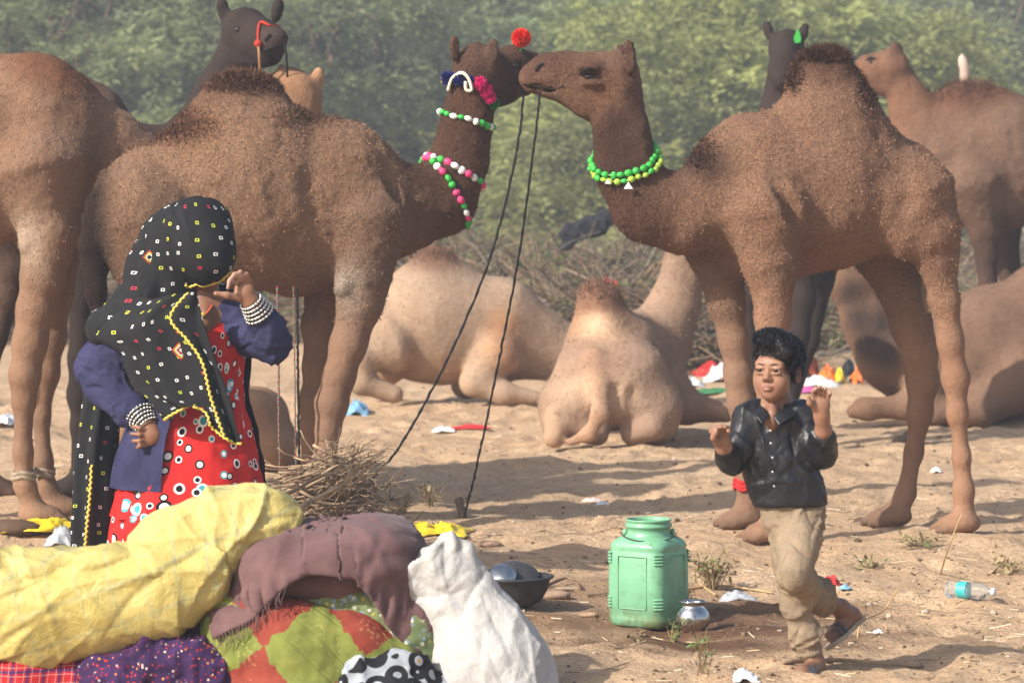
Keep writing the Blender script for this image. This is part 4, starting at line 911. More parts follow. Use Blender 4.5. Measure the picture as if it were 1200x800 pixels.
pth = np.array([h.at(px, py)+np.array([0, -.004, 0]) for px, py in ((216, 335), (222, 337), (229, 338), (237, 338), (245, 337), (253, 335), (261, 331), (268, 326), (274, 320))]); vv, ff = braid(cr(pth, 30), .0065); mk('edging', vv, ff, M_GOLD, parent=ve)
# woven diamond motif on the veil panel
def motif(parent, cpt, size, cols, nrm):
    u = np.array([1, 0, 0.]); w2 = np.array([0, .0, 1.])
    for i, (k, cc) in enumerate(cols):
        pts = [cpt+size*k*(math.cos(a)*u+math.sin(a)*w2*1.05)+np.array([0, -.004, 0]) for a in np.linspace(0, A2, 5)[:-1]]
        v4 = np.concatenate([np.linspace(pts[j], pts[(j+1) % 4], 6)[:-1] for j in range(4)]); vv, ff = tube(v4, .0022, 4, True); mk('motif', vv, ff, cc, parent=parent)
MW, MR, MY = plain('white_thread', S(225, 222, 215), .8), plain('crimson_thread', S(180, 40, 60), .8), plain('yellow_thread', S(205, 200, 60), .8)
x, y = proj(Pg.reshape(-1, 3)); i = np.argmin((x-211)**2+(y-411)**2); motif(ve, Pg.reshape(-1, 3)[i], .036, [(1, MR), (.8, MY), (.6, MW), (.4, MR), (.15, MW)], None)
mp_ = h.at(176, 302); motif(ve, mp_, .026, [(1, MR), (.75, MY), (.5, MW)], None)
# neck string
vv, ff = tube(cr([W_.at(232, 360)+[0, -.006, 0], W_.at(237, 368)+[0, -.008, 0], W_.at(243, 366)+[0, -.008, 0], W_.at(249, 357)+[0, -.006, 0]], 14), .004, 5); mk('neck_string', vv, ff, plain('orange_thread', S(205, 90, 50), .7), parent=wo)
vv, ff = uvsphere(W_.at(238, 368)+[0, -.014, -.004], (.012, .007, .010)); mk('pendant', vv, ff, M_GOLD, parent=wo)
# bangles: beaded silver rings stacked on both wrists
def bangles(p0, p1, n, r0, r1, lbl, grp):
    p0, p1 = np.array(p0), np.array(p1); ax = p1-p0; u, v_ = frame(ax)
    for i in range(n):
        c0 = p0+ax*i/(n-1); r = r0+(r1-r0)*i/(n-1); mb = MB(); m = 22
        for k in range(m):
            a = A2*(k+.5*(i % 2))/m; mb.add(*uvsphere(c0+r*(math.cos(a)*u+math.sin(a)*v_), .0062, 6, 4))
        mb.add(*tube([c0+r*.97*(math.cos(a)*u+math.sin(a)*v_) for a in np.linspace(0, A2, 25)[:-1]], .0045, 5, True))
        vv, ff, _ = mb.out(); tag(mk('bangle', vv, ff, M_SILVER, loc=c0), lbl, 'bangle', grp)
def wp(px, py, lat): return W_.l2w(W_.pt(px, py, lat)[0])[0]
bangles(wp(164, 486, -.115), wp(174, 499, -.15), 5, .058, .046, 'silver beaded bangle stacked on the wrist resting on the hip', 'bangles on the hip wrist')
bangles(wp(304, 367, -.168), wp(294, 353, -.2), 5, .060, .046, 'silver beaded bangle stacked on the wrist lifted to the veil', 'bangles on the raised wrist')

# ---- the boy
Bo = Camel(10.22, 925, 0.0); c = Bo; s = c.sdf
BS, BSD, LIP = (.27, .138, .083), (.20, .098, .058), (.25, .112, .082)
hc, _ = c.pt(911, 434, 0.); ya, pi_ = R(27), R(3)
fw = np.array([-math.sin(ya), -math.cos(ya), 0.05]); fw /= np.linalg.norm(fw); rt = np.array([math.cos(ya), -math.sin(ya), 0.]); up = np.cross(rt, fw); up = up if up[2] > 0 else -up
HR = np.stack([rt, fw, up], 1)
HS = .93
def Hp(x, y, z): return hc+HS*(x*rt+y*fw+z*up)
def he(x, y, z, r, k=.02, col=BS, sub=False, geo=True): s.ell(Hp(x, y, z), np.array(r)*HS, HR, k*HS, col, sub, geo)
he(0, -.012, .045, (.072, .090, .076)); he(0, .03, -.035, (.053, .055, .069), .04); he(0, .058, -.083, (.026, .025, .020), .04)
for sg in (-1, 1): he(sg*.033, .052, -.038, (.027, .029, .030), .03); he(sg*.078, -.004, -.012, (.010, .020, .032), .012, BSD); he(sg*.085, .0, -.010, (.006, .011, .019), .006, BSD, True)
he(0, .078, .024, (.050, .013, .014), .04)
s.cap(Hp(0, .086, .004), Hp(0, .101, -.026), .0065, .0105, .016, 1., BS)
for sg in (-1, 1): he(sg*.0105, .093, -.032, (.0078, .009, .0065), .008); he(sg*.006, .1005, -.0375, (.004, .004, .003), .004, SKD, True); he(sg*.031, .100, .000, (.018, .016, .0085), .014, None, True)
he(0, .090, -.058, (.020, .013, .0055), .008, LIP); he(0, .089, -.0675, (.017, .013, .0065), .008, LIP); he(0, .104, -.0632, (.026, .010, .0013), .003, None, True)
for sg in (-1, 1): he(sg*.031, .087, .0078, (.019, .010, .0048), .008, BS); he(sg*.031, .086, -.0098, (.017, .009, .0045), .008, BS)
c.chain([(910, 455, .03, 15), (910, 490, .03, 15)], .03, 1., BSD); c.chain([(884, 492, .02, 15), (938, 490, .02, 15)], .04, .8, BS); c.chain([(910, 505, .02, 28), (922, 580, .02, 28)], .05, .6, BS); c.ell(905, 490, -.04, 9, .035, 16, .02, BSD)
c.chain([(878, 495, .0, 12), (853, 541, -.04, 10), (848, 524, -.12, 8)], .02, 1., BS); c.chain([(944, 494, .0, 12), (969, 534, -.05, 10), (965, 505, -.14, 9), (963, 487, -.17, 7.5)], .02, 1., BS)
c.chain([(922, 610, .02, 15), (929, 665, .02, 10), (936, 710, .035, 9), (950, 762, .05, 9.5), (955, 776, .05, 10)], .03, 1., BSD); c.chain([(938, 610, 0, 15), (932, 668, -.09, 9), (958, 700, .13, 9), (985, 712, .22, 10)], .03, 1., BSD)
c.chain([(955, 776, .05, 11), (956, 787, .06, 11)], .02, 1., BSD); c.chain([(954, 785, .03, 11), (940, 789, -.10, 10.5)], .02, .9, BSD)
for dx, dy, l in ((-7, 2, -.15), (-2, 2.5, -.155), (2.5, 3, -.15), (7, 3, -.14)): c.chain([(941+dx*.6, 789, -.09, 4.5), (938+dx, 791+dy*.4, l, 3.6)], .008, 1., BSD)
c.chain([(985, 712, .22, 10), (1000, 722, .27, 10)], .02, 1., BSD); c.chain([(996, 722, .26, 10.5), (981, 741, .20, 10.5)], .02, .9, BSD)
for dx, dy in ((-5, -4), (-2, -1), (1, 2), (4, 5)): c.chain([(981+dx*.7, 741+dy*.7, .19, 4.2), (974+dx, 748+dy, .17, 3.4)], .008, 1., BSD)
# raised open hand
c.chain([(963, 488, -.17, 8), (962, 476, -.18, 10)], .02, .6, BS); c.ell(961.5, 473, -.182, 10.5, .014, 10.5, .012, BS)
for kx, mx, my, tx, ty in ((955, 953, 459, 956, 455.5), (960, 959.5, 455.5, 961.5, 452.5), (965, 966, 457, 967.5, 455), (970, 972, 462, 972.5, 460.5)):
    c.chain([(kx, 467, -.185, 3.0), (mx, my, -.195, 2.6), (tx, ty, -.215, 2.3)], .004, 1., BS); c.ell(tx, ty+1, -.222, 1.6, .004, 1.8, .003, NAIL, False)
c.chain([(955, 478, -.19, 3.6), (949, 472, -.205, 3.2), (947.5, 465, -.21, 2.7)], .01, 1., BS)
# half-closed hand
c.chain([(849, 524, -.12, 8.5), (846, 515, -.135, 9.5)], .02, .7, BS); c.ell(845, 513, -.135, 10, .018, 10, .012, BS)
for kx, ky, mx, my, tx, ty in ((838, 510, 834, 505, 840, 502), (842, 507, 839, 501, 845, 500), (847, 505, 846, 499.5, 850, 500), (852, 506, 853, 501, 854, 505)):
    c.chain([(kx, ky, -.14, 3.6), (mx, my, -.165, 3.1), (tx, ty, -.185, 2.7)], .006, 1., BS)
c.chain([(840, 519, -.15, 3.8), (836, 513, -.175, 3.2), (839, 507, -.19, 2.8)], .01, 1., BS)
v, f = s.mesh(.0036); col = s.colors(v, .008); Bo.W = Bo.l2w(v); Bo.N = vnormals(v, f)
bo = mk('person', Bo.W, f, M_SKIN, loc=Bo.base, col=col); tag(bo, 'young boy in a shiny black shirt and khaki trousers walking with one foot lifted', 'person', 'people in the clearing')
M_EW = plain('eye_white', (.55, .50, .46), .2, .5, .05); M_HAIR = plain('black_hair', (.012, .010, .010), .42, .5, .4, 60)
for sg in (-1, 1):
    p = c.l2w(Hp(sg*.031, .0780, -.0005))[0]; vv, ff = uvsphere(p, .0117, 16, 10); e = mk('eye', vv, ff, M_EW, parent=bo)
    p = c.l2w(Hp(sg*.031-.0012, .0868, .0002))[0]; vv, ff = uvsphere(p, .0082, 14, 10); mk('iris', vv, ff, M_EYE, parent=e)
    br = np.array([c.l2w(Hp(sg*(.012+.038*q), .0965-.016*q*q, .0195+.0035*math.sin(q*3.14)-.002*q))[0] for q in np.linspace(0, 1, 8)]); vv, ff = tube(br, [.0014, .0024, .0026, .0025, .0023, .002, .0015, .0008], 5); mk('eyebrow', vv, ff, M_HAIR, parent=bo)
# hair: a mass with combed strands
hs_ = SDF(); _ell = hs_.ell; hs_.ell = lambda c_, r_, *a_: _ell(c_, np.array(r_)*HS, *a_); hs_.ell(Hp(0, -.016, .050), (.074, .092, .081), HR, .02); hs_.ell(Hp(.012, .055, .098), (.050, .045, .034), HR, .03); hs_.ell(Hp(-.02, .03, .112), (.045, .05, .026), HR, .03); hs_.ell(Hp(.05, .05, .07), (.03, .04, .035), HR, .03)
hs_.ell(Hp(-.005, .15, -.034), (.105, .105, .098), HR, .022, None, True); hs_.ell(Hp(0, .02, -.11), (.2, .2, .085), HR, .03, None, True)
for sg in (-1, 1): hs_.ell(Hp(sg*.09, .012, -.018), (.03, .03, .036), HR, .015, None, True)
v, f = hs_.mesh(.0045); n = vnormals(v, f); v = v+n*(.0055*ridged(v*[38, 30, 16], 2, 3))[:, None]; vw = c.l2w(v); ho = mk('hair', vw, f, M_HAIR, parent=bo)
m = 7000; idx = RNG.integers(0, len(vw), m); p = vw[idx]; nn = n[idx]; q = v[idx]-Hp(0, -.02, .05)
comb = v[idx]-Hp(.01, -.05, .125); comb /= np.linalg.norm(comb, axis=1)[:, None]+1e-9; comb = comb+.25*rt+.15*fw+RNG.normal(0, .15, (m, 3))+.35*np.stack([fbm(v[idx]*30, 2, z_) for z_ in (1, 2, 3)], 1); comb = comb-(comb*nn).sum(1)[:, None]*nn*.9+.20*nn; comb /= np.linalg.norm(comb, axis=1)[:, None]
l = RNG.uniform(.018, .042, (m, 1)); sd = np.cross(comb, RNG.normal(0, 1, (m, 3))); sd /= np.linalg.norm(sd, axis=1)[:, None]; sd *= .0010
tip = p+comb*l-up*l*.12; tl_ = (p+comb*l-np.array(c.l2w(hc)[0])); l = np.where(((tl_@fw > .072) & (tl_@up < .082))[:, None], l*.25, l); tip = p+comb*l-up*l*.12; midp = p+comb*l*.55+nn*.003
vv = np.stack([p-sd, p+sd, midp+sd, midp-sd, tip], 1).reshape(-1, 3); k = np.arange(m)*5
ff = np.concatenate([np.stack([k, k+1, k+2], 1), np.stack([k, k+2, k+3], 1), np.stack([k+3, k+2, k+4], 1)])
kind(mk('hair_strands', vv, ff, M_HAIR, parent=ho), 'stuff')
# shirt
t = NT('black_satin', .42, .4); cc = t.coord(); M_SATIN = t.out(t.ramp(t.noise(cc, 10, 4), [(.3, (.007, .007, .008)), (.7, (.013, .013, .015))]), t.ramp(t.noise(cc, 18, 3), [(.3, .36), (.7, .5)]), t.bump(t.noise(cc, 24, 4, .5, dist=1.2), .22, .01))
q = Camel(10.22, 925, 0.)
q.chain([(884, 491, .02, 18), (936, 489, .02, 18)], .04, .85); q.chain([(909, 508, .01, 32), (914, 545, .01, 36), (925, 588, .01, 42)], .05, .6)
q.chain([(877, 494, .01, 17), (864, 526, -.02, 13.5), (856, 539, -.04, 12.5), (850, 530, -.10, 11)], .03, 1.); q.chain([(943, 492, .01, 17), (957, 519, -.03, 14.5), (965, 531, -.05, 14.5), (965, 512, -.12, 12.5)], .03, 1.)
q.ell(904, 478, -.03, 14, .07, 14, .015, None, True, True); q.ell(903, 490, -.11, 6, .06, 16, .012, None, True, True); q.ell(925, 612, 0, 80, .4, 20, .012, None, True, True)
v, f = folded(q.sdf, .0052, .0022, (14, 14, 11), 8, None, (80, 5, .0085, .016, .055, (.3, 0, .8))); q.W = q.l2w(v); so = mk('shirt', q.W, f, M_SATIN, parent=bo)
# collar wings
for sg, pp in ((-1, [[(887, 474, .02), (895, 478, -.05), (901, 487, -.075)], [(881, 482, .0), (885, 487, -.075), (893, 497, -.10)]]), (1, [[(930, 472, .02), (917, 479, -.055), (906, 488, -.075)], [(938, 478, .0), (930, 487, -.075), (912, 498, -.10)]])):
    cloth_obj('collar', patch(q, pp, 8, 10), M_SATIN, so, .004)
for py in (505, 520, 536, 553, 570): 
    vv, ff = uvsphere(q.at(903+(py-505)*.06, py), (.0045, .003, .0045), 8, 5); mk('button', vv, ff, M_SILVER, parent=so)
# trousers
t = NT('khaki_cotton', .85, .2); cc = t.coord(); M_KHAKI = t.out(t.ramp(t.noise(cc, 8, 4), [(.3, S(122, 106, 86)), (.7, S(146, 128, 105))]), normal=t.bump(t.noise(cc, 300, 2), .3, .003, t.bump(t.noise(cc, 24, 4, .6, dist=1.), .5, .014)))
q = Camel(10.22, 925, 0.)
q.chain([(916, 596, .02, 24), (943, 594, .02, 24)], .04, .8); q.chain([(919, 612, .02, 22.5), (927, 660, .02, 18.5), (933, 705, .03, 15.5), (942, 740, .04, 14), (948, 762, .05, 14)], .03, .85)
q.chain([(941, 612, .0, 22.5), (935, 648, -.07, 20.5), (931, 672, -.11, 17.5), (946, 689, .04, 16.5), (960, 701, .14, 15.5), (967, 705, .18, 15)], .03, .9)
v, f = folded(q.sdf, .0050, .0018, (12, 12, 16), 18, None, (90, 7, .0105, .013, .045, (.9, 0, -.4))); q.W = q.l2w(v); tr_ = mk('trousers', q.W, f, M_KHAKI, parent=bo)
# sandals
M_SOLE = plain('worn_rubber', S(150, 138, 120), .8, .2, .2, 30); M_STRAP = plain('grey_strap', S(70, 74, 80), .6, .3, .2, 30)
def sandal(he_, to, upv, lbl):
    he_, to, upv = map(np.array, (he_, to, upv)); d = to-he_; L = np.linalg.norm(d); d = d/L; upv = upv-d*np.dot(upv, d); upv /= np.linalg.norm(upv); sd = np.cross(d, upv)
    prof = [(0, .018), (.08, .030), (.3, .030), (.55, .034), (.8, .040), (.95, .028), (1., .012)]; ring = [he_+d*L*t_+sd*w_ for t_, w_ in prof]+[he_+d*L*t_-sd*w_ for t_, w_ in prof[::-1]]
    ring = np.array(ring); m = len(ring); o = empty('sandal', he_); tag(o, lbl, 'sandal', 'sandals of the boy')
    vv = np.concatenate([ring, ring-upv*.014]); ff = [tuple(range(m)), tuple(range(2*m-1, m-1, -1))]+[(i, i+m, (i+1) % m+m, (i+1) % m) for i in range(m)]
    mk('sole', vv, ff, M_SOLE, parent=o, smooth=False)
    for t_, hgt, dx in ((.62, .042, .0), (.72, .034, .02)):
        vv, ff = tube(cr([he_+d*L*t_+sd*.036, he_+d*L*(t_+.03)+sd*.030+upv*hgt*.8, he_+d*L*(t_+.05)+upv*hgt, he_+d*L*(t_+.03)-sd*.030+upv*hgt*.8, he_+d*L*t_-sd*.036], 14), .0055, 5); mk('strap', vv, ff, M_STRAP, parent=o)
    return o
fz = c.l2w(c.pt(957, 795, .09)[0])[0]; fz2 = c.l2w(c.pt(936, 797, -.17)[0])[0]; g0 = gz_at(fz[0], fz[1])
sandal(fz, fz2, (0, 0, 1), 'grey strap sandal on the foot standing on the sand')
a_, b_ = c.l2w(c.pt(1009, 722, .30)[0])[0], c.l2w(c.pt(970, 757, .15)[0])[0]; sandal(a_, b_, (-.75, -.25, .6), 'grey strap sandal on the lifted foot')
print('people', time.time()-T0)
# ---------------------------------------------------------------- the heap of bundles in front
Hp0 = 9.85
def lump(parts, vox, amp, fs, seed, k=.05, sy=.9, D=Hp0, cx=300, extra=None):
    q = Camel(D, cx, 0.); q.base[2] = 0.
    for p in parts:
        if p[0] == 'e': q.ell(*p[1:])
        else: q.chain(p[1], k, p[2] if len(p) > 2 else sy)
    v, f = q.sdf.mesh(vox); n = vnormals(v, f); d = amp*ridged(v*np.array(fs), 3, seed)+.35*amp*fbm(v*np.array(fs)*2.7, 2, seed+5)
    if extra is not None: d = d+extra(v, n)
    v = v+n*d[:, None]; q.W = q.l2w(v); q.N = vnormals(v, f); return q, q.W, f
# yellow woven plastic sack
def mwoven(name, ca, cb, rough=.42, line=None):
    t = NT(name, rough, .4); c = t.coord(); k = t.ramp(t.noise(c, 4, 4), [(.3, ca), (.7, cb)])
    if line is not None:
        for rz, sc in ((.35, 3.2), (1.9, 2.6)):
            mp = t.n('Mapping'); t.l(c, mp.inputs[0]); mp.inputs['Rotation'].default_value = (0, rz, .2)
            wv = t.n('TexWave', wave_type='BANDS', bands_direction='X'); t.l(mp.outputs[0], wv.inputs[0]); wv.inputs['Scale'].default_value = sc; wv.inputs['Distortion'].default_value = .6
            k = t.mix(t.math('MULTIPLY', t.ramp(wv.outputs['Fac'], [(.94, .0), (1., .4)]), t.noise(c, 12, 3)), k, line)
    ck = t.n('TexBrick'); mp = t.n('Mapping'); t.l(c, mp.inputs[0]); mp.inputs['Scale'].default_value = (220, 220, 220); mp.inputs['Rotation'].default_value = (R(90), .3, 0); t.l(mp.outputs[0], ck.inputs[0])
    k = t.mix(t.ramp(t.noise(c, 16, 4), [(.55, .0), (.75, .35)]), k, t.mix(1., k, (.75, .70, .6), 'MULTIPLY'))
    nm = t.bump(t.noise(c, 26, 4, .55, dist=1.5), .45, .012, t.bump(t.vor(c, 6, 'DISTANCE_TO_EDGE').outputs['Distance'], .5, .03))
    t.b.inputs['Subsurface Weight'].default_value = 0
    return t.out(k, t.ramp(t.noise(c, 20, 3), [(.3, rough-.1), (.7, rough+.15)]), t.bump(ck.outputs['Fac'], .35, .002, nm))
M_YEL = mwoven('yellow_woven_plastic', S(176, 158, 84), S(198, 182, 112), .45, S(120, 150, 140))
M_WHT = mwoven('white_woven_plastic', S(160, 158, 154), S(184, 182, 177), .6)
def crease(v, n):
    a = v[:, 0]*2.3+v[:, 2]*3.1; return -.012*np.exp(-((a-np.floor(a)-.5)/.06)**2)*(.3+.7*np.clip(fbm(v*5, 2, 3), 0, 1))
yq, v, f = lump([('c', [(-70, 714, 0, 72), (40, 714, 0, 67), (120, 704, -.02, 60), (185, 692, -.04, 50), (225, 676, -.04, 40)], .8), ('c', [(150, 676, .06, 36), (205, 645, .06, 47), (262, 626, .07, 50), (300, 618, .08, 44), (312, 616, .08, 38)], .8)], .0072, .006, (3, 4, 6), 3, .04, extra=lambda v, n: crease(v, n)+creases(v, n, 150, 4, .012, .024, .15, (1.2, 0, .4)))
yo = tag(mk('sack', v, f, M_YEL), 'bulging yellow woven-plastic sack draped along the top of the heap', 'sack')
q, v, f = lump([('c', [(165, 735, .16, 40), (215, 720, .14, 40), (255, 705, .14, 30)], .8)], .011, .010, (6, 6, 9), 9)
tag(mk('sack', v, f, M_YEL), 'smaller olive-yellow sack tucked in the shade under the big yellow sack', 'sack')
# white sack with a flattened gathered mouth
def gather(v, n):
    top = np.clip((v[:, 2]-.33)/.16, 0, 1); return top*.006*np.sin(v[:, 0]*95+v[:, 1]*40)
wq, v, f = lump([('c', [(585, 830, -.02, 66), (575, 785, -.02, 66), (561, 742, 0, 50), (543, 706, 0, 34)], .85), ('c', [(546, 712, 0, 34), (520, 678, -.01, 36), (500, 655, -.02, 39)], .36), ('e', 605, 812, 0, 46, .2, 50, .05), ('e', 322, 404, -.02, 300, .8, 300, .006, None, True, True), ('e', 488, 645, -.02, 38, .035, 30, .008, None, True, True, -35)], .0066, .005, (8, 8, 3.5), 15, .05, extra=lambda v, n: gather(v, n)+creases(v, n, 90, 6, .009, .03, .11, (.5, 0, 1.4)))
ws = tag(mk('sack', v, f, M_WHT), 'crumpled white woven sack standing with its mouth twisted over', 'sack')
# red checked bundle
t = NT('red_check', .85, .2); c = t.coord(); k = t.ramp(t.noise(c, 8, 3), [(.3, S(150, 26, 30)), (.7, S(180, 38, 38))])
for ax, cc, sc in (('X', S(52, 30, 80), 13.), ('Z', S(52, 30, 80), 13.), ('X', S(215, 200, 190), 26.), ('Z', S(215, 200, 190), 26.)):
    wv = t.n('TexWave', wave_type='BANDS', bands_direction=ax); t.l(c, wv.inputs[0]); wv.inputs['Scale'].default_value = sc/2; wv.inputs['Distortion'].default_value = .8
    k = t.mix(t.ramp(wv.outputs['Fac'], [(.90 if sc < 20 else .985, .0), (.96 if sc < 20 else 1., .85 if sc < 20 else .5)]), k, cc)
M_CHECK = t.out(k)
q, v, f = lump([('e', 30, 830, .06, 95, .22, 72, .05), ('c', [(20, 800, .0, 45), (95, 805, .02, 40)])], .012, .012, (6, 6, 4), 5)
tag(mk('bundle', v, f, M_CHECK), 'red and blue checked cloth bundle under the yellow sack', 'bundle')
# purple floral cloth, crumpled
def mspeck(name, base, specks, sc=55, thr=.32):
    t = NT(name, .85, .2); c = t.coord(); v = t.vor(c, sc); s_ = t.n('SeparateColor'); t.l(v.outputs['Color'], s_.inputs[0]); m = t.math('LESS_THAN', v.outputs['Distance'], thr)
    big = t.ramp(t.noise(c, 14, 3), [(.42, .25), (.55, 1.)])
    k = t.mix(t.math('MULTIPLY', m, big), t.ramp(t.noise(c, 10, 3), [(.3, base[0]), (.7, base[1])]), t.ramp(s_.outputs[0], specks, True))
    return t.out(k, normal=t.bump(t.noise(c, 60, 4), .4, .006))
M_PURP = mspeck('purple_floral', (S(40, 24, 58), S(62, 36, 78)), [(0, S(180, 52, 40)), (.4, S(150, 40, 50)), (.7, S(205, 130, 60)), (.85, S(200, 180, 160))], 72, .30)
M_FLOR = mspeck('blue_yellow_floral', (S(92, 108, 74), S(120, 128, 84)), [(0, S(120, 140, 165)), (.4, S(165, 150, 70)), (.65, S(90, 100, 60)), (.85, S(190, 190, 175))], 60, .42)
q, v, f = lump([('c', [(130, 800, -.05, 34), (175, 778, -.06, 30), (225, 785, -.06, 36), (262, 800, -.05, 34)]), ('e', 240, 778, -.1, 22, .06, 18, .03), ('e', 200, 825, 0, 95, .15, 40, .05)], .0075, .015, (10, 10, 12), 25, extra=lambda v, n: creases(v, n, 60, 8, .014, .025, .07))
tag(mk('cloth', v, f, M_PURP), 'crumpled purple cloth with small red flowers at the foot of the heap', 'cloth')
q, v, f = lump([('c', [(225, 765, .05, 38), (262, 735, .08, 40), (290, 715, .12, 40)]), ('e', 260, 800, .08, 60, .2, 60, .05)], .011, .008, (7, 7, 7), 45)
tag(mk('bundle', v, f, plain('maroon_cloth', S(66, 24, 38), .9, .1, .3, 12, .4)), 'dark maroon bundle in the shade beside the tie-dyed quilt', 'bundle')
# tie-dyed quilt
t = NT('tie_dye', .85, .2); c = t.coord(); n = t.noise(c, 3, 4)
mp = t.n('Mapping'); t.l(c, mp.inputs[0]); mp.inputs['Location'].default_value = (.03, .0, .02); mp.inputs['Rotation'].default_value = (0, R(38), 0); mp.inputs['Scale'].default_value = (1, .0, 1)
chk = t.n('TexChecker'); wv = t.n('VectorMath', operation='ADD'); t.l(mp.outputs[0], wv.inputs[0]); nz = t.n('TexNoise'); t.l(c, nz.inputs[0]); nz.inputs['Scale'].default_value = 30; nz.inputs['Detail'].default_value = 4; sc_ = t.n('VectorMath', operation='SCALE'); t.l(nz.outputs['Color'], sc_.inputs[0]); sc_.inputs['Scale'].default_value = .05; t.l(sc_.outputs[0], wv.inputs[1]); t.l(wv.outputs[0], chk.inputs[0]); chk.inputs['Scale'].default_value = 4.3
grn = t.ramp(t.noise(c, 11, 4), [(.3, S(98, 106, 46)), (.7, S(130, 134, 64))]); rd = t.ramp(t.noise(c, 11, 4), [(.3, S(116, 46, 36)), (.7, S(142, 66, 50))])
w1 = t.n('TexWave', wave_type='BANDS', bands_direction='X'); t.l(wv.outputs[0], w1.inputs[0]); w1.inputs['Scale'].default_value = 1.25; w2_ = t.n('TexWave', wave_type='BANDS', bands_direction='Z'); t.l(wv.outputs[0], w2_.inputs[0]); w2_.inputs['Scale'].default_value = 1.1
k = t.mix(chk.outputs['Fac'], grn, rd); v_ = t.vor(c, 70); ds = v_.outputs['Distance']; k = t.mix(t.math('MULTIPLY', t.math('MULTIPLY', t.math('LESS_THAN', ds, .3), t.math('GREATER_THAN', ds, .16)), t.ramp(t.noise(c, 9, 2), [(.5, .0), (.62, .35)])), k, S(200, 190, 120))
wvv = t.n('TexWave', wave_type='BANDS', bands_direction='DIAGONAL'); t.l(c, wvv.inputs[0]); wvv.inputs['Scale'].default_value = 5; M_TIE = t.out(k, normal=t.bump(t.ramp(wvv.outputs['Fac'], [(.0, .0), (.06, 1.)]), .25, .012, t.bump(t.noise(c, 40, 4), .35, .008)))
q1, v, f = lump([('c', [(292, 768, .0, 58), (345, 772, -.02, 64), (420, 792, -.03, 48)], .9), ('e', 360, 835, 0, 125, .25, 72, .05), ('c', [(280, 730, .0, 40), (320, 738, -.02, 40)]), ('c', [(355, 742, -.06, 26), (420, 750, -.06, 26), (470, 768, -.06, 20)])], .009, .008, (6, 6, 6), 52, extra=lambda v, n: creases(v, n, 50, 11, .008, .03, .1))
tag(mk('quilt', v, f, M_TIE), 'green and brick-red tie-dyed quilt stuffed round at the front of the heap', 'quilt')
q2, v, f = lump([('c', [(330, 716, .05, 36), (385, 712, .05, 38), (440, 718, .03, 38), (480, 736, .02, 33), (498, 765, .0, 26)], .9), ('e', 440, 800, .06, 80, .18, 80, .05)], .009, .008, (8, 8, 8), 62, extra=lambda v, n: creases(v, n, 50, 12, .009, .03, .09))
tag(mk('quilt', v, f, M_FLOR), 'blue and yellow flowered quilt between the mauve shawl and the white sack', 'quilt')
# grey cloth with black rings
t = NT('ring_print', .8, .2); c = t.coord(); v_ = t.vor(c, 16); ds = v_.outputs['Distance']; k = t.mix(t.math('MULTIPLY', t.math('LESS_THAN', ds, .62), t.math('GREATER_THAN', ds, .3)), t.ramp(t.noise(c, 9, 2), [(.4, S(130, 136, 142)), (.6, S(160, 165, 170))]), S(24, 24, 28)); k = t.mix(t.math('LESS_THAN', ds, .17), k, S(190, 140, 60)); M_RING = t.out(k)
q, v, f = lump([('c', [(415, 800, -.14, 26), (470, 795, -.14, 26), (505, 808, -.12, 24)]), ('e', 460, 830, -.1, 70, .12, 40, .04)], .008, .014, (10, 10, 10), 72)
tag(mk('cloth', v, f, M_RING), 'grey cloth printed with black rings below the tie-dyed quilt', 'cloth')
# mauve shawl: relaxed over the heap
t = NT('mauve_wool', .9, .15); c = t.coord(); t.b.inputs['Sheen Weight'].default_value = .1; M_MAUVE = t.out(t.ramp(t.noise(c, 7, 4), [(.3, S(86, 62, 62)), (.7, S(112, 84, 82))]), normal=t.bump(t.noise(c, 260, 3), .4, .004))
core = Camel(Hp0, 300, 0.); core.base[2] = 0.
core.ell(388, 668, .12, 100, .26, 50, .05); core.ell(330, 668, .10, 50, .20, 44, .05); core.ell(440, 650, .14, 50, .22, 38, .05); core.chain([(365, 728, .06, 38), (440, 722, .03, 39), (480, 738, .02, 34)], .05, .9); core.chain([(292, 768, .0, 61), (345, 772, -.02, 67)], .05, .9)
core2 = Camel(Hp0, 300, 0.); core2.base[2] = 0.
core2.ell(388, 672, .14, 92, .22, 44, .05); core2.ell(330, 674, .12, 42, .16, 36, .05); core2.ell(440, 654, .16, 42, .18, 32, .05)
kind_v, kind_f = core2.sdf.mesh(.016)
tag(mk('bundle', core.l2w(kind_v), kind_f, M_MAUVE), 'soft dark bundle hidden under the mauve shawl', 'bundle')
ny, nx = 66, 92; du, dv = .0115, .0105
ux = (np.arange(nx)-nx/2)*du*.62; vy = (np.arange(ny)-ny/2)*dv*.66; c0 = core.l2w(core.pt(385, 598, .115)[0])[0]
P0 = np.stack(np.broadcast_arrays(c0[0]+ux[None, :], c0[1]+vy[:, None], c0[2]+.02+0*ux[None, :]+0*vy[:, None]), -1).astype(float)
pp = P0.reshape(-1, 3); P0 = (pp+np.stack([0*pp[:, 0], 0*pp[:, 0], .05*fbm(pp*[6, 17, 1], 2, 5)], 1)).reshape(ny, nx, 3)
base_ = core.base
Pc = pbd(P0, du, dv, lambda p: core.sdf.eval(core.w2l(p)), 100, 6, .016, .75, .022, bend=.12)
sv_ = Pc.reshape(-1, 3); sn_ = vnormals(sv_, grid_faces(ny, nx)); Pc = (sv_+sn_*(creases(sv_, sn_, 70, 14, .011, .022, .10, (1., -.6, 0))+.006*ridged(sv_*[5, 9, 9], 2, 3))[:, None]).reshape(ny, nx, 3)
so, Sg = cloth_obj('shawl', Pc, M_MAUVE, None, .007, lambda v, r, q: .002*fbm(v*30, 2, 3)); tag(so, 'mauve-brown wool shawl draped in folds over the heap', 'shawl')
mb = MB()
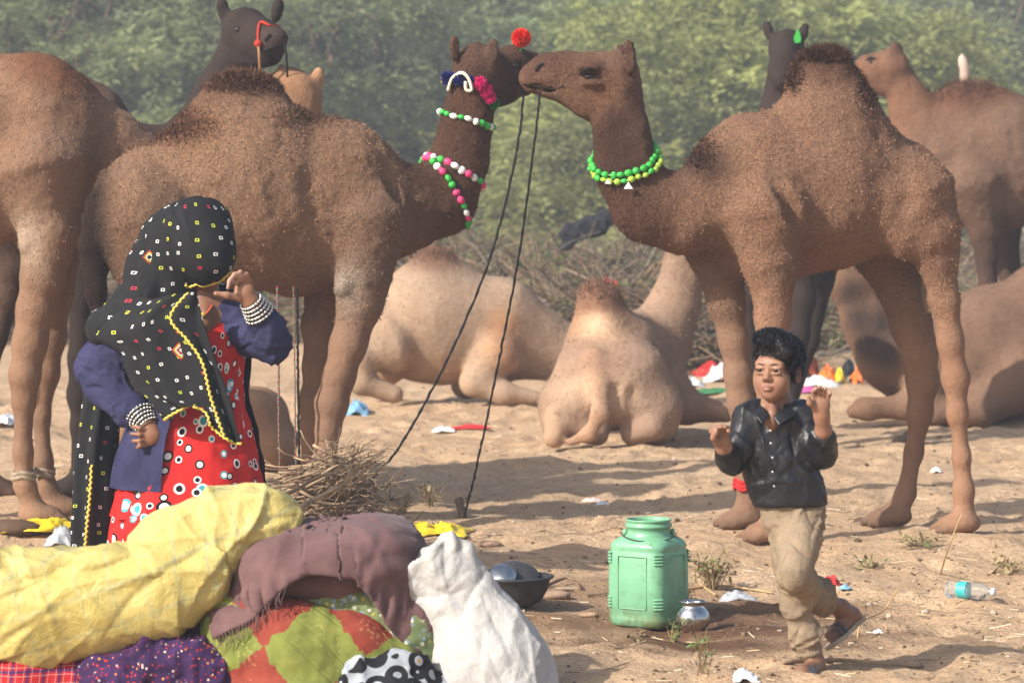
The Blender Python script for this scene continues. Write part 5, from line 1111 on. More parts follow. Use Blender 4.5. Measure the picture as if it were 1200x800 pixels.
for k in range(0, 30, 1):
    p = Sg[0, k]; mb.add(*tube([p, p+[RNG.normal(0, .006), -.012, -.018], p+[RNG.normal(0, .012), -.016, -.045]], .0014, 3))
v, f, _ = mb.out(); kind(mk('fringe', v, f, M_MAUVE, parent=so), 'stuff')
print('heap', time.time()-T0)

# ---------------------------------------------------------------- firewood
M_WOOD = [plain('firewood_%d' % i, c_, .95, .1, .35, 18, .5, 60) for i, c_ in enumerate((S(150, 128, 104), S(118, 98, 80), S(172, 148, 118)))]
fd = 13.2; fo = empty('firewood_pile', Gf(388, 661)); tag(fo, 'heap of dry grey-brown branches gathered as firewood', 'firewood')
fc = np.array(fo.location); rng = np.random.default_rng(3)
def branch(p, d, L, r, fork=2, bend=.06):
    d = d/np.linalg.norm(d); u, w2 = frame(d); pts = [p]
    for i in range(1, 7): pts.append(p+d*L*i/6+u*rng.normal(0, bend*L*.4)+w2*rng.normal(0, bend*L*.4))
    pts = cr(pts, 10); mb = MB(); mb.add(*tube(pts, np.linspace(r, r*.35, 10), 5))
    for j in range(fork):
        k = rng.integers(4, 9); dd = d+rng.normal(0, .5, 3); dd /= np.linalg.norm(dd); q = pts[k]; e = q+dd*L*rng.uniform(.15, .35)
        mb.add(*tube(cr([q, (q+e)/2+rng.normal(0, .015, 3), e], 5), np.linspace(r*.5, r*.15, 5), 4))
    return mb.out()
for i in range(230):
    hgt = rng.uniform(0, 1)**.8*.42; wid = .25*(1-hgt/.62); x = rng.uniform(-wid, wid); y = rng.normal(0, .13); L = rng.uniform(.22, .5)
    a = rng.normal(.28, .35) if rng.uniform() < .75 else rng.uniform(-1.2, 1.6); d = np.array([math.cos(a), rng.normal(0, .35), math.sin(a)*.8])
    p = fc+np.array([x, y, .03+hgt])-d*L*.5; p[2] = max(p[2], fc[2]+.01)
    v, f, _ = branch(p, d, L, rng.uniform(.003, .008)*(1.5 if i % 9 == 0 else 1)); mk('branch', v, f, M_WOOD[i % 3], parent=fo)
v, f, _ = branch(Pw(345, 600, 12.9), Pw(420, 556, 12.9)-Pw(345, 600, 12.9), .34, .014, 3, .03); mk('branch', v, f, M_WOOD[2], parent=fo)
v, f, _ = branch(Pw(322, 586, 12.95), Pw(400, 545, 13.0)-Pw(322, 586, 12.95), .36, .010, 2, .04); mk('branch', v, f, M_WOOD[0], parent=fo)

# ---------------------------------------------------------------- vessels
t = NT('green_plastic', .38, .45); c = t.coord(); sz_ = t.n('SeparateXYZ'); t.l(c, sz_.inputs[0])
k = t.ramp(t.noise(c, 9, 5), [(.3, S(102, 154, 120)), (.7, S(118, 172, 134))]); dirt = t.math('MULTIPLY', t.ramp(sz_.outputs[2], [(.0, 1.), (.10, .0)]), t.ramp(t.noise(c, 22, 5), [(.38, .2), (.55, 1.)]))
k = t.mix(dirt, k, S(92, 84, 44)); k = t.mix(t.ramp(t.noise(c, 26, 5, .7), [(.52, .0), (.68, .5)]), k, S(84, 112, 70)); M_JERRY = t.out(k, normal=t.bump(t.noise(c, 14, 3), .2, .006))
jb = Gf(760, 731); jo = empty('jerrycan', jb); tag(jo, 'pale green open-mouthed plastic water can on damp ground', 'can')
yawj = R(-33)
def oct_ring(hw, ch, z, n=5):
    """square with rounded chamfer corners"""
    pts = []
    for q in range(4):
        a = q*math.pi/2; cx, cy = hw-ch, hw-ch
        for i in range(n):
            b = i/(n-1)*math.pi/2; x, y = cx+ch*math.cos(b)*1.0, cy+ch*math.sin(b); pts.append((x*math.cos(a)-y*math.sin(a), x*math.sin(a)+y*math.cos(a), z))
    return np.array(pts)
def yaw(v, a): c_, s_ = math.cos(a), math.sin(a); return np.stack([v[:, 0]*c_-v[:, 1]*s_, v[:, 0]*s_+v[:, 1]*c_, v[:, 2]], 1)
prof = [(.085, .03, .0), (.112, .045, .0), (.122, .048, .012), (.124, .048, .035), (.120, .048, .045), (.123, .048, .055), (.125, .048, .15), (.124, .048, .24), (.121, .048, .285), (.118, .048, .293), (.122, .05, .302), (.117, .055, .318), (.100, .060, .336), (.082, .065, .343)]
rings = [oct_ring(h_, c_, z) for h_, c_, z in prof]; v = np.concatenate(rings); n_ = len(rings[0]); f = [tuple(q) for q in grid_faces(len(rings), n_, True)]; f.append(tuple(range(n_))[::-1])
mk('body', yaw(v, yawj)+jb, f, M_JERRY, parent=jo)
v, f = lathe([(.088, .338), (.089, .345), (.083, .350), (.083, .372), (.090, .376), (.091, .384), (.084, .388), (.084, .396), (.089, .400), (.089, .405), (.082, .406), (.080, .395), (.080, .30)], 32); mk('neck', v+jb, f, M_JERRY, parent=jo)
for q in range(4):
    a = q*math.pi/2+math.pi/4
    for z in (.245, .257, .269, .281, .075, .087, .099, .111):
        vv, ff = uvsphere((0, 0, 0), (.006, .024, .0055), 10, 6); vv = yaw(vv, 0)+[.154, 0, z]; vv = yaw(vv, a); mk('rib', yaw(vv, yawj)+jb, ff, M_JERRY, parent=jo)
    # shallow raised side panel
    a2 = q*math.pi/2; fr_ = []
    for (yy, zz) in ((-.062, .072), (.062, .072), (.062, .272), (-.062, .272)): fr_.append((.1245, yy, zz))
    fr_ = np.array(fr_); pts4 = np.concatenate([np.linspace(fr_[i], fr_[(i+1) % 4], 8)[:-1] for i in range(4)]); vv, ff = tube(pts4, .0028, 5, True); mk('panel_edge', yaw(yaw(vv, a2), yawj)+jb, ff, M_JERRY, parent=jo)
M_WIRE = plain('dark_wire', (.03, .035, .035), .5, .4)
arc = [np.array([.106*math.cos(a), .112*math.sin(a), .352-.022*math.sin(-a)]) for a in np.linspace(-math.pi*1.02, .02, 18)]; vv, ff = tube(np.array(arc)+jb, .0026, 5); mk('wire_handle', vv, ff, M_WIRE, parent=jo)
for x in (-.090, .092): vv, ff = uvsphere((x, 0, .355), (.010, .012, .014), 8, 6); mk('handle_lug', vv+jb, ff, M_JERRY, parent=jo)
t = NT('steel', .22, .5); c = t.coord(); M_STEEL = t.out(t.ramp(t.noise(c, 20, 4), [(.3, S(170, 168, 165)), (.7, S(205, 203, 200))]), t.ramp(t.noise(c, 30, 4), [(.3, .14), (.7, .34)]), metal=1.)
pb = Gf(812, 739); v, f = lathe([(1.12*r_, 1.08*z_) for r_, z_ in [(.0, .004), (.03, .002), (.042, .008), (.054, .03), (.058, .048), (.054, .070), (.042, .086), (.036, .093), (.036, .100), (.046, .108), (.048, .111), (.044, .112), (.034, .104), (.033, .09), (.05, .05), (.02, .012), (.0, .01)]], 36)
tag(mk('water_pot', v+pb, f, M_STEEL, loc=pb), 'small round polished steel water pot beside the green can', 'pot')
bb = Gf(603, 710); M_IRON = plain('blackened_iron', S(46, 46, 48), .5, .45, .25, 20, .2)
v, f = lathe([(.0, .0), (.06, .002), (.095, .022), (.118, .06), (.128, .098), (.140, .104), (.142, .110), (.128, .112), (.118, .10), (.108, .062), (.085, .028), (.0, .01)], 40); v = v*[1.1, 1.1, 1.1]; tag(mk('basin', v+bb, f, M_IRON, loc=bb), 'black round-bottomed metal basin holding the dishes', 'basin')
def tilted(prof, c0, ax, n=32):
    v, f = lathe(prof, n); ax = np.array(ax)/np.linalg.norm(ax); u, w2 = frame(ax); return v[:, :1]*u+v[:, 1:2]*w2+v[:, 2:]*ax+c0, f
v, f = tilted([(.0, .038), (.03, .036), (.052, .026), (.063, .006), (.066, .0), (.061, .0), (.05, .02), (.0, .032)], bb+[-.055, -.04, .118], (-.25, -.55, .8)); tag(mk('bowl', v, f, M_STEEL), 'shiny steel bowl upturned inside the black basin', 'bowl')
v, f = tilted([(.0, .026), (.05, .024), (.082, .010), (.088, .0), (.082, .0), (.05, .016), (.0, .02)], bb+[.012, .045, .125], (.15, -.35, .9)); tag(mk('pan', v, f, plain('sooty_pan', S(58, 56, 56), .45, .45, .3, 25)), 'sooty shallow pan leaning inside the black basin', 'pan')
# plastic bottle lying on the sand
t = NT('clear_plastic', .06, .5); t.b.inputs['Transmission Weight'].default_value = .92; t.b.inputs['IOR'].default_value = 1.12; t.b.inputs['Base Color'].default_value = (.86, .93, .95, 1); M_CLEAR = t.m
bp = Gf(1136, 702); ax = np.array([.80, -.55, .02]); ax /= np.linalg.norm(ax); bo_ = empty('bottle', bp); tag(bo_, 'empty clear plastic water bottle with a teal label lying on sand', 'bottle')
def lay(prof, n=24): return tilted(prof, bp+np.array([0, 0, .036])-ax*.1, ax, n)
pr = [(.0, .004), (.02, .0), (.030, .006), (.033, .014)]+[(.033-.0018*(i % 2), .02+.008*i) for i in range(15)]+[(.033, .142), (.028, .162), (.015, .182), (.0125, .188), (.0125, .2)]
v, f = lay(pr); mk('shell', v, f, M_CLEAR, parent=bo_); v, f = lay([(.0342, .055), (.0342, .095)]); mk('label_band', v, f, plain('teal_label', S(60, 170, 170), .4, .4, .15), parent=bo_)
v, f = lay([(.0, .212), (.0145, .211), (.0148, .197), (.0125, .196)]); mk('cap', v, f, plain('white_cap', S(215, 220, 220), .4), parent=bo_)
print('goods', time.time()-T0)
# ---------------------------------------------------------------- camel ornaments and ropes
def pcol(name, c, r=.55): return plain(name, c, r, .35, .12, 30)
BC = {'g': pcol('bead_green', S(56, 165, 66), .45), 'w': pcol('bead_white', S(228, 228, 222), .4), 'p': pcol('bead_pink', S(205, 60, 110), .45), 'y': pcol('bead_yellow', S(150, 180, 60), .4)}
def bead_mesh(r, e=1.25):
    v, f = uvsphere((0, 0, 0), (r*e, r, r), 8, 6); return v, f
def necklace(cm, c_px, u_px, tilt, seq, r, label, n=None, off=.004, sag=0., lat=0.):
    """bead ring: centre pixel, half-chord in pixels (towards the throat), tilt of the near side (down +)"""
    c0, sc = cm.pt(*c_px, lat); e, _ = cm.pt(c_px[0]+u_px[0], c_px[1]+u_px[1], lat); u = e-c0; u /= np.linalg.norm(u); v_ = np.array([0, 1., tilt]); v_ /= np.linalg.norm(v_)
    ring = cm.ring(c0, u, v_, 72, off); L = np.concatenate([ring, ring[:1]]); d = np.concatenate([[0], np.cumsum(np.linalg.norm(np.diff(L, axis=0), axis=1))]); n = n or int(d[-1]/(2.25*r))
    s = np.arange(n)/n*d[-1]; P = np.stack([np.interp(s, d, L[:, k]) for k in range(3)], 1)
    o = empty('bead_necklace', c_base(cm, ring)); tag(o, label, 'necklace', 'bead strings worn by camels'); b0 = np.array(o.location)
    vv, ff = tube(ring, .0018, 4, True); mk('string', vv, ff, BC['w'], parent=o)
    T = np.roll(P, -1, 0)-np.roll(P, 1, 0)
    me = {}
    for i in range(n):
        k = seq[i % len(seq)]
        if k not in me: v, f = bead_mesh(r); me[k] = new_mesh('bead', v, f); me[k].materials.append(BC[k])
        b = add('bead', me[k], None, tuple(P[i]-b0), o); b.scale = tuple(RNG.uniform(.78, 1.15, 3)); b.location = tuple(P[i]-b0+RNG.normal(0, .0022, 3)); b.rotation_euler = Vector(T[i]).to_track_quat('X', 'Z').to_euler()
    return o, ring
def c_base(cm, ring): return ring[np.argmin(ring[:, 2])]
cB, cC = camels['B'], camels['C']
necklace(cB, (546, 141), (26, 8), .05, 'gwgwwg', .0165, 'green and white bead string high on the decorated camel’s neck')
necklace(cB, (537, 203), (30, 18), .0, 'pwgpww', .0175, 'pink, white and green bead string midway on the decorated camel’s neck')
necklace(cB, (522, 226), (22, 38), -.1, 'ppgwpgg', .0175, 'long pink and green bead string hanging down the decorated camel’s chest')
o, ring = necklace(cC, (731, 186), (-27, 10), .55, 'gggg', .0165, 'bright green bead necklace round the dark-crested camel’s neck', off=.008)
necklace(cC, (731, 193), (-27, 10), .55, 'yygy', .015, 'yellow-green bead necklace under the bright green one', off=.012)
M_CH = pcol('white_plastic', S(225, 225, 220), .35)
for px, py, s_ in ((713, 217, .022), (736, 220, .032)):
    p = cC.at(px, py-6)+np.array([0, -.03, 0]); v = np.array([[0, 0, .0], [-s_*.65, 0, -s_], [s_*.65, 0, -s_], [0, -.006, 0], [-s_*.65, -.006, -s_], [s_*.65, -.006, -s_]])
    tag(mk('pendant', p+v, [(0, 1, 2), (3, 5, 4), (0, 3, 4, 1), (1, 4, 5, 2), (2, 5, 3, 0)], M_CH, loc=p, smooth=False), 'white triangular pendant hanging from the green bead necklace', 'pendant', 'pendants on the green necklace')
def pompom(p, r, mat, parent, name='pompom', n=420):
    d = RNG.normal(0, 1, (n, 3)); d /= np.linalg.norm(d, axis=1)[:, None]; sd = np.cross(d, RNG.normal(0, 1, (n, 3))); sd /= np.linalg.norm(sd, axis=1)[:, None]; sd *= r*.09
    l = r*RNG.uniform(.85, 1.12, (n, 1)); c = p+d*r*.45
    v = np.stack([c-sd, c+sd, p+d*l+sd*.8, p+d*l-sd*.8], 1).reshape(-1, 3); f = np.arange(n*4).reshape(-1, 4); v2, f2 = uvsphere(p, r*.72, 10, 7)
    return mk(name, np.concatenate([v, v2]), np.concatenate([f, np.array(f2)+len(v)]), mat, parent=parent)
PB, PP, PG, PY, PR = (plain('wool_'+n, c_, .9, .1, .25, 60) for n, c_ in (('blue', S(38, 40, 112)), ('pink', S(214, 40, 120)), ('green', S(40, 130, 60)), ('yellow', S(215, 190, 50)), ('red', S(226, 58, 40))))
hd = empty('pompom_headstall', cB.at(548, 98)); tag(hd, 'wool pompom headstall in blue, pink, green and yellow behind the camel’s ears', 'headstall')
for px, py, r, m in ((520, 94, .028, PY), (529, 92, .036, PB), (541, 92, .036, PB), (551, 95, .030, PB), (562, 97, .034, PP), (568, 106, .034, PP), (572, 114, .032, PP), (577, 121, .028, PG)):
    p, nn = cB.at(px, py, nrm=True); pompom(p+nn*r*.5+np.array([0, -r*.3, 0]), r, m, hd)
M_ROPEW = plain('cream_cord', S(222, 212, 190), .85, .1, .15, 80); M_ROPED = plain('black_rope', (.018, .017, .017), .9, .1, .2, 80, .4, 200)
pts = [cB.at(x, y)+np.array([0, -.055, 0]) for x, y in ((522, 106), (530, 94), (541, 86), (550, 92), (551, 105), (547, 106), (545, 96))]; vv, ff = tube(cr(pts, 40), .0085, 6); tag(mk('cord', vv, ff, M_ROPEW), 'looped cream cord tied over the blue pompoms', 'cord')
fl = cB.at(612, 60)+np.array([0, -.01, 0]); fo_ = empty('nose_flower', fl); tag(fo_, 'red artificial flower standing on the decorated camel’s nose', 'flower')
vv, ff = tube([fl, Pw(611, 58, fl[1]), Pw(611, 50, fl[1])], .006, 5); mk('stem', vv, ff, PG, parent=fo_); pompom(Pw(611, 45, fl[1]), .046, PR, fo_, 'petals', 900)
def rope(pts, r, mat, label, cat='rope', grp=None, twist=True, nm='rope'):
    p = cr(pts, 90); p = p+RNG.normal(0, .0012, p.shape); rr = r*(1+.22*np.sin(np.arange(90)*2.4)) if twist else r; vv, ff = tube(p, rr, 6); return tag(mk(nm, vv, ff, mat), label, cat, grp)
m1 = cB.at(618, 100)+np.array([0, -.02, 0]); e1 = Gf(398, 640, .02)
rope([m1, Pw(605, 180, 14.7), Pw(575, 300, 14.4), Pw(525, 420, 14.1), Pw(470, 520, 13.9), Pw(428, 572, 13.8), e1], .0066, M_ROPED, 'black lead rope slanting from the flowered camel’s nose to the firewood')
m2 = cC.at(633, 108)+np.array([0, -.012, 0]); e2 = Gf(544, 608, .01)
rope([m2, Pw(626, 170, 14.1), Pw(608, 300, 14.3), Pw(585, 420, 14.6), Pw(562, 530, 14.9), e2], .0056, M_ROPED, 'thin black lead rope running steeply from the beaded camel’s muzzle to a peg')
vv, ff = tube([Gf(546, 612, -.05), Gf(540, 606, .05), Gf(537, 604, .085)], [.018, .022, .024], 8); tag(mk('tether_peg', vv, ff, M_WOOD[1]), 'short wooden peg in the sand at the foot of the steep rope', 'peg')
# beaded cords under the decorated camel
M_RW = NT('red_white_cord', .8, .2); c = M_RW.coord(); wv = M_RW.n('TexWave', wave_type='BANDS', bands_direction='Z'); M_RW.l(c, wv.inputs[0]); wv.inputs['Scale'].default_value = 12; M_RW = M_RW.out(M_RW.ramp(wv.outputs['Fac'], [(0, S(130, 52, 62)), (.5, S(160, 148, 136)), (.75, S(70, 104, 70))], True))
for px, r, m, lb in ((327, .0055, M_RW, 'red, white and green beaded cord hanging beside the woman’s elbow'), (346, .0038, M_RW, 'thin pinkish cord hanging between the woman and the camel’s foreleg'), (350, .006, M_ROPED, 'dark cord hanging straight beside the camel’s foreleg')):
    rope([Pw(px-2, 335, 14.45), Pw(px-1, 400, 14.42), Pw(px, 500, 14.4), Gf(px+2, 628, .01)], r, m, lb)
# hobble on the left camel, red ankle ring on the right one
M_HEMP = plain('hemp', S(150, 135, 115), .95, .1, .3, 60, .5, 150); cA = camels['A']
a, _ = cA.pt(28, 556, -.2); b, _ = cA.pt(51, 553, .16); a, b = cA.l2w(a)[0], cA.l2w(b)[0]; ho_ = empty('hobble', a); tag(ho_, 'pale rope hobble tied round the cropped camel’s ankles', 'hobble')
for p, r in ((a, .052), (b, .049)):
    for dz in (-.012, .008): vv, ff = tube([p+[r*math.cos(t_), r*math.sin(t_), dz+.006*math.sin(3*t_)] for t_ in np.linspace(0, A2, 24)[:-1]], .012, 6, True); mk('loop', vv, ff, M_HEMP, parent=ho_)
vv, ff = tube(cr([a+[.04, .03, 0], (a+b)/2+[0, 0, .02], b+[-.03, -.03, .01]], 8), .014, 6); mk('tie', vv, ff, M_HEMP, parent=ho_)
p, _ = cC.pt(875, 567, .14); p = cC.l2w(p)[0]; o = empty('anklet', p); tag(o, 'red cloth ring round the beaded camel’s front ankle', 'anklet')
for dz, r in ((0, .058), (.018, .055), (-.016, .056)): vv, ff = tube([p+[r*math.cos(t_), r*math.sin(t_), dz+.008*math.sin(4*t_)] for t_ in np.linspace(0, A2, 28)[:-1]], .011, 6, True); mk('coil', vv, ff, plain('red_cloth', S(176, 44, 44), .85, .1, .3, 60), parent=o)
# noseband of the black camel, tag of the other
cD = camels['D']; M_RED = plain('red_band', S(170, 52, 36), .8, .2, .2, 40)
pts = [cD.at(x, y)+np.array([0, -.012, 0]) for x, y in ((333, 28), (318, 27), (306, 26), (304, 38), (302, 50))]; o = empty('noseband', pts[0]); tag(o, 'red noseband with hanging reins on the raised black camel head', 'noseband'); vv, ff = tube(cr(pts, 20), .008, 5); mk('band', vv, ff, M_RED, parent=o)
k0 = cD.at(302, 50)+np.array([0, -.015, 0]); vv, ff = uvsphere(k0, .022, 8, 6); mk('knot', vv, ff, M_RED, parent=o)
vv, ff = tube(cr([k0, Pw(304, 66, k0[1]-.02), Pw(305, 90, k0[1]+.02), Pw(306, 130, k0[1]+.1)], 12), .008, 5); mk('rein', vv, ff, plain('tan_rope', S(150, 110, 80), .9, .1), parent=o)
k1 = cD.at(334, 52)+np.array([0, -.01, 0]); vv, ff = tube(cr([k1, Pw(336, 70, k1[1]-.01), Pw(337, 120, k1[1]+.1)], 10), .006, 5); mk('rein', vv, ff, M_ROPED, parent=o)
cF = camels['F']; p = cF.at(934, 44)+np.array([0, -.03, 0]); v = p+np.array([[0, 0, .05], [-.02, 0, 0], [-.012, 0, -.035], [.022, 0, -.03], [.026, 0, .0], [.012, 0, .045]]); v = np.concatenate([v, v+[0, .006, 0]]); tag(mk('ear_tag', v, [tuple(range(6)), tuple(range(11, 5, -1))]+[(i, (i+1) % 6, (i+1) % 6+6, i+6) for i in range(6)], BC['g'], smooth=False), 'bright green plastic tag on the black camel’s ear', 'tag')
rope([cF.at(928, 75)+np.array([0, -.02, 0]), Pw(930, 82, 18.6), Pw(922, 100, 18.4), Pw(920, 130, 18.4)], .011, plain('tan_rope2', S(170, 130, 90), .9, .1), 'tan rope hanging from the tagged black camel’s jaw')

# ---------------------------------------------------------------- litter and ground details
def crumple(c0, rx, ry, h, seed, n=16, amp=.4, rot=0.):
    g = np.linspace(-1, 1, n); X, Y = np.meshgrid(g, g); p = np.stack([X.ravel(), Y.ravel(), 0*X.ravel()], 1); w1 = fbm(p*1.8+seed*7.3, 2, seed); r = np.hypot(p[:, 0], p[:, 1])
    z = h*np.clip(1.05-r**2*.75, .02, 1)*(.45+amp*ridged(p*2.6+seed*3.1, 3, seed+1)); px_ = p[:, 0]*rx*(1+.3*w1); py_ = p[:, 1]*ry*(1+.3*fbm(p*1.8+seed*5, 2, seed+9))
    v = np.stack([px_*math.cos(rot)-py_*math.sin(rot), px_*math.sin(rot)+py_*math.cos(rot), np.maximum(z, .003)], 1); f = grid_faces(n, n); k = len(v); ix = np.arange(k).reshape(n, n); ring = np.concatenate([ix[0], ix[1:, -1], ix[-1, -2::-1], ix[-2:0:-1, 0]]); r2 = np.roll(ring, -1)
    v2 = v-[0, 0, .004]; return np.concatenate([v, v2])+c0, np.concatenate([f, f[:, ::-1]+k, np.stack([ring, ring+k, r2+k, r2], 1)])
LM = {'y': plain('yellow_plastic', S(222, 190, 40), .5, .4, .12), 'w': plain('white_plastic_film', S(215, 215, 212), .45, .4, .1), 'r': plain('red_wrapper', S(205, 52, 50), .45, .4, .15), 'o': plain('orange_wrapper', S(226, 110, 40), .5, .4, .1), 'b': plain('blue_wrapper', S(120, 165, 195), .5, .4, .15), 'k': plain('black_plastic', S(28, 28, 28), .4, .4, .2), 'g': plain('green_wrapper', S(60, 120, 70), .5, .4, .2), 'm': plain('rust_cloth', S(165, 78, 52), .9, .1, .2), 'p': plain('pale_pink_paper', S(206, 182, 170), .8, .2, .1), 'v': plain('magenta_wrapper', S(190, 90, 150), .5, .3, .2)}
def litter(name, cat, px, py, w, dpt, h, m, label, seed, rot=0., n=16, grp='litter on the sand'):
    c0 = Gf(px, py, .002); sc = c0[1]/FPX; v, f = crumple(c0, w*sc/2, dpt, h, seed, n, rot=rot); return tag(mk(name, v, f, LM[m] if isinstance(m, str) else m, loc=c0), label, cat, grp)
litter('plastic_sheet', 'sheet', 52, 619, 80, .20, .05, 'y', 'crumpled yellow plastic sheet by the hobbled camel’s feet', 1, n=26)
litter('plastic_sheet', 'sheet', 512, 625, 76, .16, .06, 'y', 'crumpled yellow plastic sheet behind the mauve shawl', 2, n=26)
t = NT('hazy_film', .25, .4); t.b.inputs['Transmission Weight'].default_value = .6; t.b.inputs['Base Color'].default_value = (.75, .78, .8, 1); t.b.inputs['IOR'].default_value = 1.1; LM['c'] = t.m
litter('plastic_bag', 'bag', 72, 638, 40, .10, .09, 'c', 'clear plastic bag blown against the veil’s hem', 3)
litter('plastic_bag', 'bag', 418, 484, 28, .14, .12, 'b', 'pale blue and white plastic bag near the decorated camel’s foreleg', 4)
litter('wrapper', 'wrapper', 550, 502, 48, .06, .03, 'r', 'long red wrapper strip on sand before the lying camels', 5, .3)
litter('wrapper', 'wrapper', 520, 504, 26, .06, .04, 'w', 'white film beside the long red wrapper', 6)
litter('paper_scrap', 'paper', 694, 588, 22, .04, .025, 'p', 'pale pink paper scrap on sand between the camel shadows', 7)
litter('paper_scrap', 'paper', 706, 591, 14, .03, .02, 'w', 'small white scrap next to the pink paper', 8)
litter('plastic_sheet', 'sheet', 864, 703, 40, .05, .045, 'c', 'flattened cloudy plastic piece behind the steel pot', 9)
litter('wrapper', 'wrapper', 975, 687, 20, .04, .05, 'r', 'small red and pink wrapper by the lifted sandal', 10)
litter('wrapper', 'wrapper', 990, 691, 12, .02, .02, 'b', 'tiny silvery-blue scrap next to the red wrapper', 11)
litter('paper_scrap', 'paper', 873, 797, 30, .04, .045, 'w', 'crumpled white paper at the boy’s standing foot', 12)
litter('paper_scrap', 'paper', 1029, 741, 11, .02, .015, 'w', 'white scrap on sand under the lifted sandal', 13)
litter('paper_scrap', 'paper', 1097, 553, 12, .04, .03, 'w', 'small white scrap behind the beaded camel’s hind feet', 14)
for i, (px, py, w_, d_, h_, m, lb) in enumerate([(832, 441, 40, .18, .14, 'r', 'red plastic bag in the rubbish by the beaded camel’s foreleg'), (846, 446, 46, .2, .16, 'w', 'white plastic bag in the rubbish by the beaded camel’s foreleg'), (812, 452, 26, .15, .08, 'w', 'white film at the edge of the rubbish by the foreleg'), (840, 460, 46, .15, .04, 'g', 'green sheet under the white plastic bag'),
        (938, 440, 40, .2, .30, 'm', 'rust-red cloth heap behind the boy’s ear'), (955, 452, 52, .22, .09, 'w', 'white plastic sheet behind the boy’s raised hand'), (970, 447, 18, .12, .15, 'o', 'orange wrapper in the rubbish behind the raised hand'), (984, 449, 14, .1, .14, 'y', 'yellow wrapper in the rubbish behind the raised hand'), (994, 446, 20, .14, .2, 'k', 'black plastic bag in the rubbish behind the raised hand'),
        (1005, 449, 14, .1, .15, 'o', 'small orange bag beside the lying camel’s folded foreleg'), (948, 459, 18, .1, .05, 'v', 'magenta wrapper behind the boy’s thumb'), (840, 424, 16, .12, .08, 'b', 'pale blue scrap on the slope behind the foreleg'), (815, 370, 20, .2, .1, 'w', 'white scrap caught at the foot of the scrub'), (806, 392, 14, .15, .08, 'w', 'tiny white scrap below the scrub'), (715, 335, 18, .15, .12, 'r', 'scrap of red cloth in the brush behind the pale camel’s hump'), (8, 495, 26, .2, .06, 'w', 'white scrap on the ground behind the cropped camel'), (330, 400, 26, .2, .25, 'm', 'reddish rag at the scrub edge behind the woman’s elbow')]):
    if py < 350:
        c0 = Pw(px, py, 27.0); v, f = crumple(c0, .07, .07, .08, i+30); tag(mk('rag', v, f, LM[m], loc=c0), lb, 'rag', 'litter on the sand')
    else: litter('rubbish' if w_ > 30 else 'wrapper', 'rubbish', px, py, w_, d_, h_, m, lb, i+30)
# black rag hung on the brush
q = Camel(29.5, 690, 0.); q.chain([(663, 291, 0, 6), (668, 274, 0, 8), (685, 268, 0, 9), (702, 262, 0, 8), (708, 254, 0, 6)], .05, .7); q.chain([(694, 268, 0, 8), (712, 258, 0, 5)], .04, .7); v, f = folded(q.sdf, .014, .02, (9, 9, 9), 4); tag(mk('rag', q.l2w(v), f, plain('black_rag', S(40, 40, 44), .9, .1, .3)), 'black rag caught on the thorn brush between the ropes and the beaded neck', 'rag')
# stones
M_STONE = plain('pinkish_stone', S(150, 124, 102), .9, .2, .3, 20, .5, 60)
for i, (px, py, r, lb) in enumerate([(574, 640, .034, 'pale pinkish stone behind the black basin'), (20, 624, .07, 'dark stone on the edge of the yellow sheet'), (690, 722, .022, 'flat pinkish stone on the damp sand near the green can'), (650, 700, .034, 'flat buff stone between basin and green can')]):
    p = Gf(px, py, r*.3); v, f = uvsphere((0, 0, 0), (r*1.7, r, r*.6), 16, 10); v = v*(1+.22*fbm(v*14+i, 2, i)[:, None]); tag(mk('stone', v+p, f, M_STONE if i != 1 else plain('dark_stone', S(86, 66, 50), .9), loc=p), lb, 'stone', 'stones on the sand')
# sticks and dry stalks
M_STRAW = plain('straw', S(176, 148, 104), .9, .1, .25, 20)
def stick(pts, r, m, label, nm='stick', cat='stick'):
    vv, ff = tube(cr(pts, 16), np.linspace(r, r*.6, 16), 6); return tag(mk(nm, vv, ff, m), label, cat, 'sticks on the sand')
stick([Gf(918, 779, .012), Gf(985, 778, .014), Gf(1040, 781, .012), Gf(1082, 783, .008)], .009, M_WOOD[0], 'long grey stick lying across the boy’s shadow')
stick([Gf(1005, 752, .01), Gf(1010, 748, .06), Pw(1035, 715, 11.6), Pw(1052, 690, 11.6)], .004, M_STRAW, 'dry forked stalk leaning beside the lifted sandal')
stick([Gf(1102, 672, .0), Pw(1112, 640, 12.85), Pw(1127, 602, 12.8)], .004, M_STRAW, 'thin upright dry stalk behind the plastic bottle')
stick([Gf(640, 689, .01), Gf(665, 685, .03), Gf(680, 692, .015)], .007, M_WOOD[1], 'dark twig on sand beside the basin'); stick([Gf(640, 697, .008), Gf(672, 694, .01)], .005, M_WOOD[1], 'thin dark twig under the bent one'); stick([Gf(688, 700, .01), Gf(712, 698, .012)], .006, M_WOOD[1], 'short twig touching the green can')
stick([Gf(800, 693, .01), Gf(850, 690, .014), Gf(905, 697, .01)], .006, M_STRAW, 'pale straw stalk lying behind the steel pot'); stick([Gf(820, 686, .01), Gf(838, 700, .012)], .006, M_STRAW, 'short pale stalk crossing the long straw')
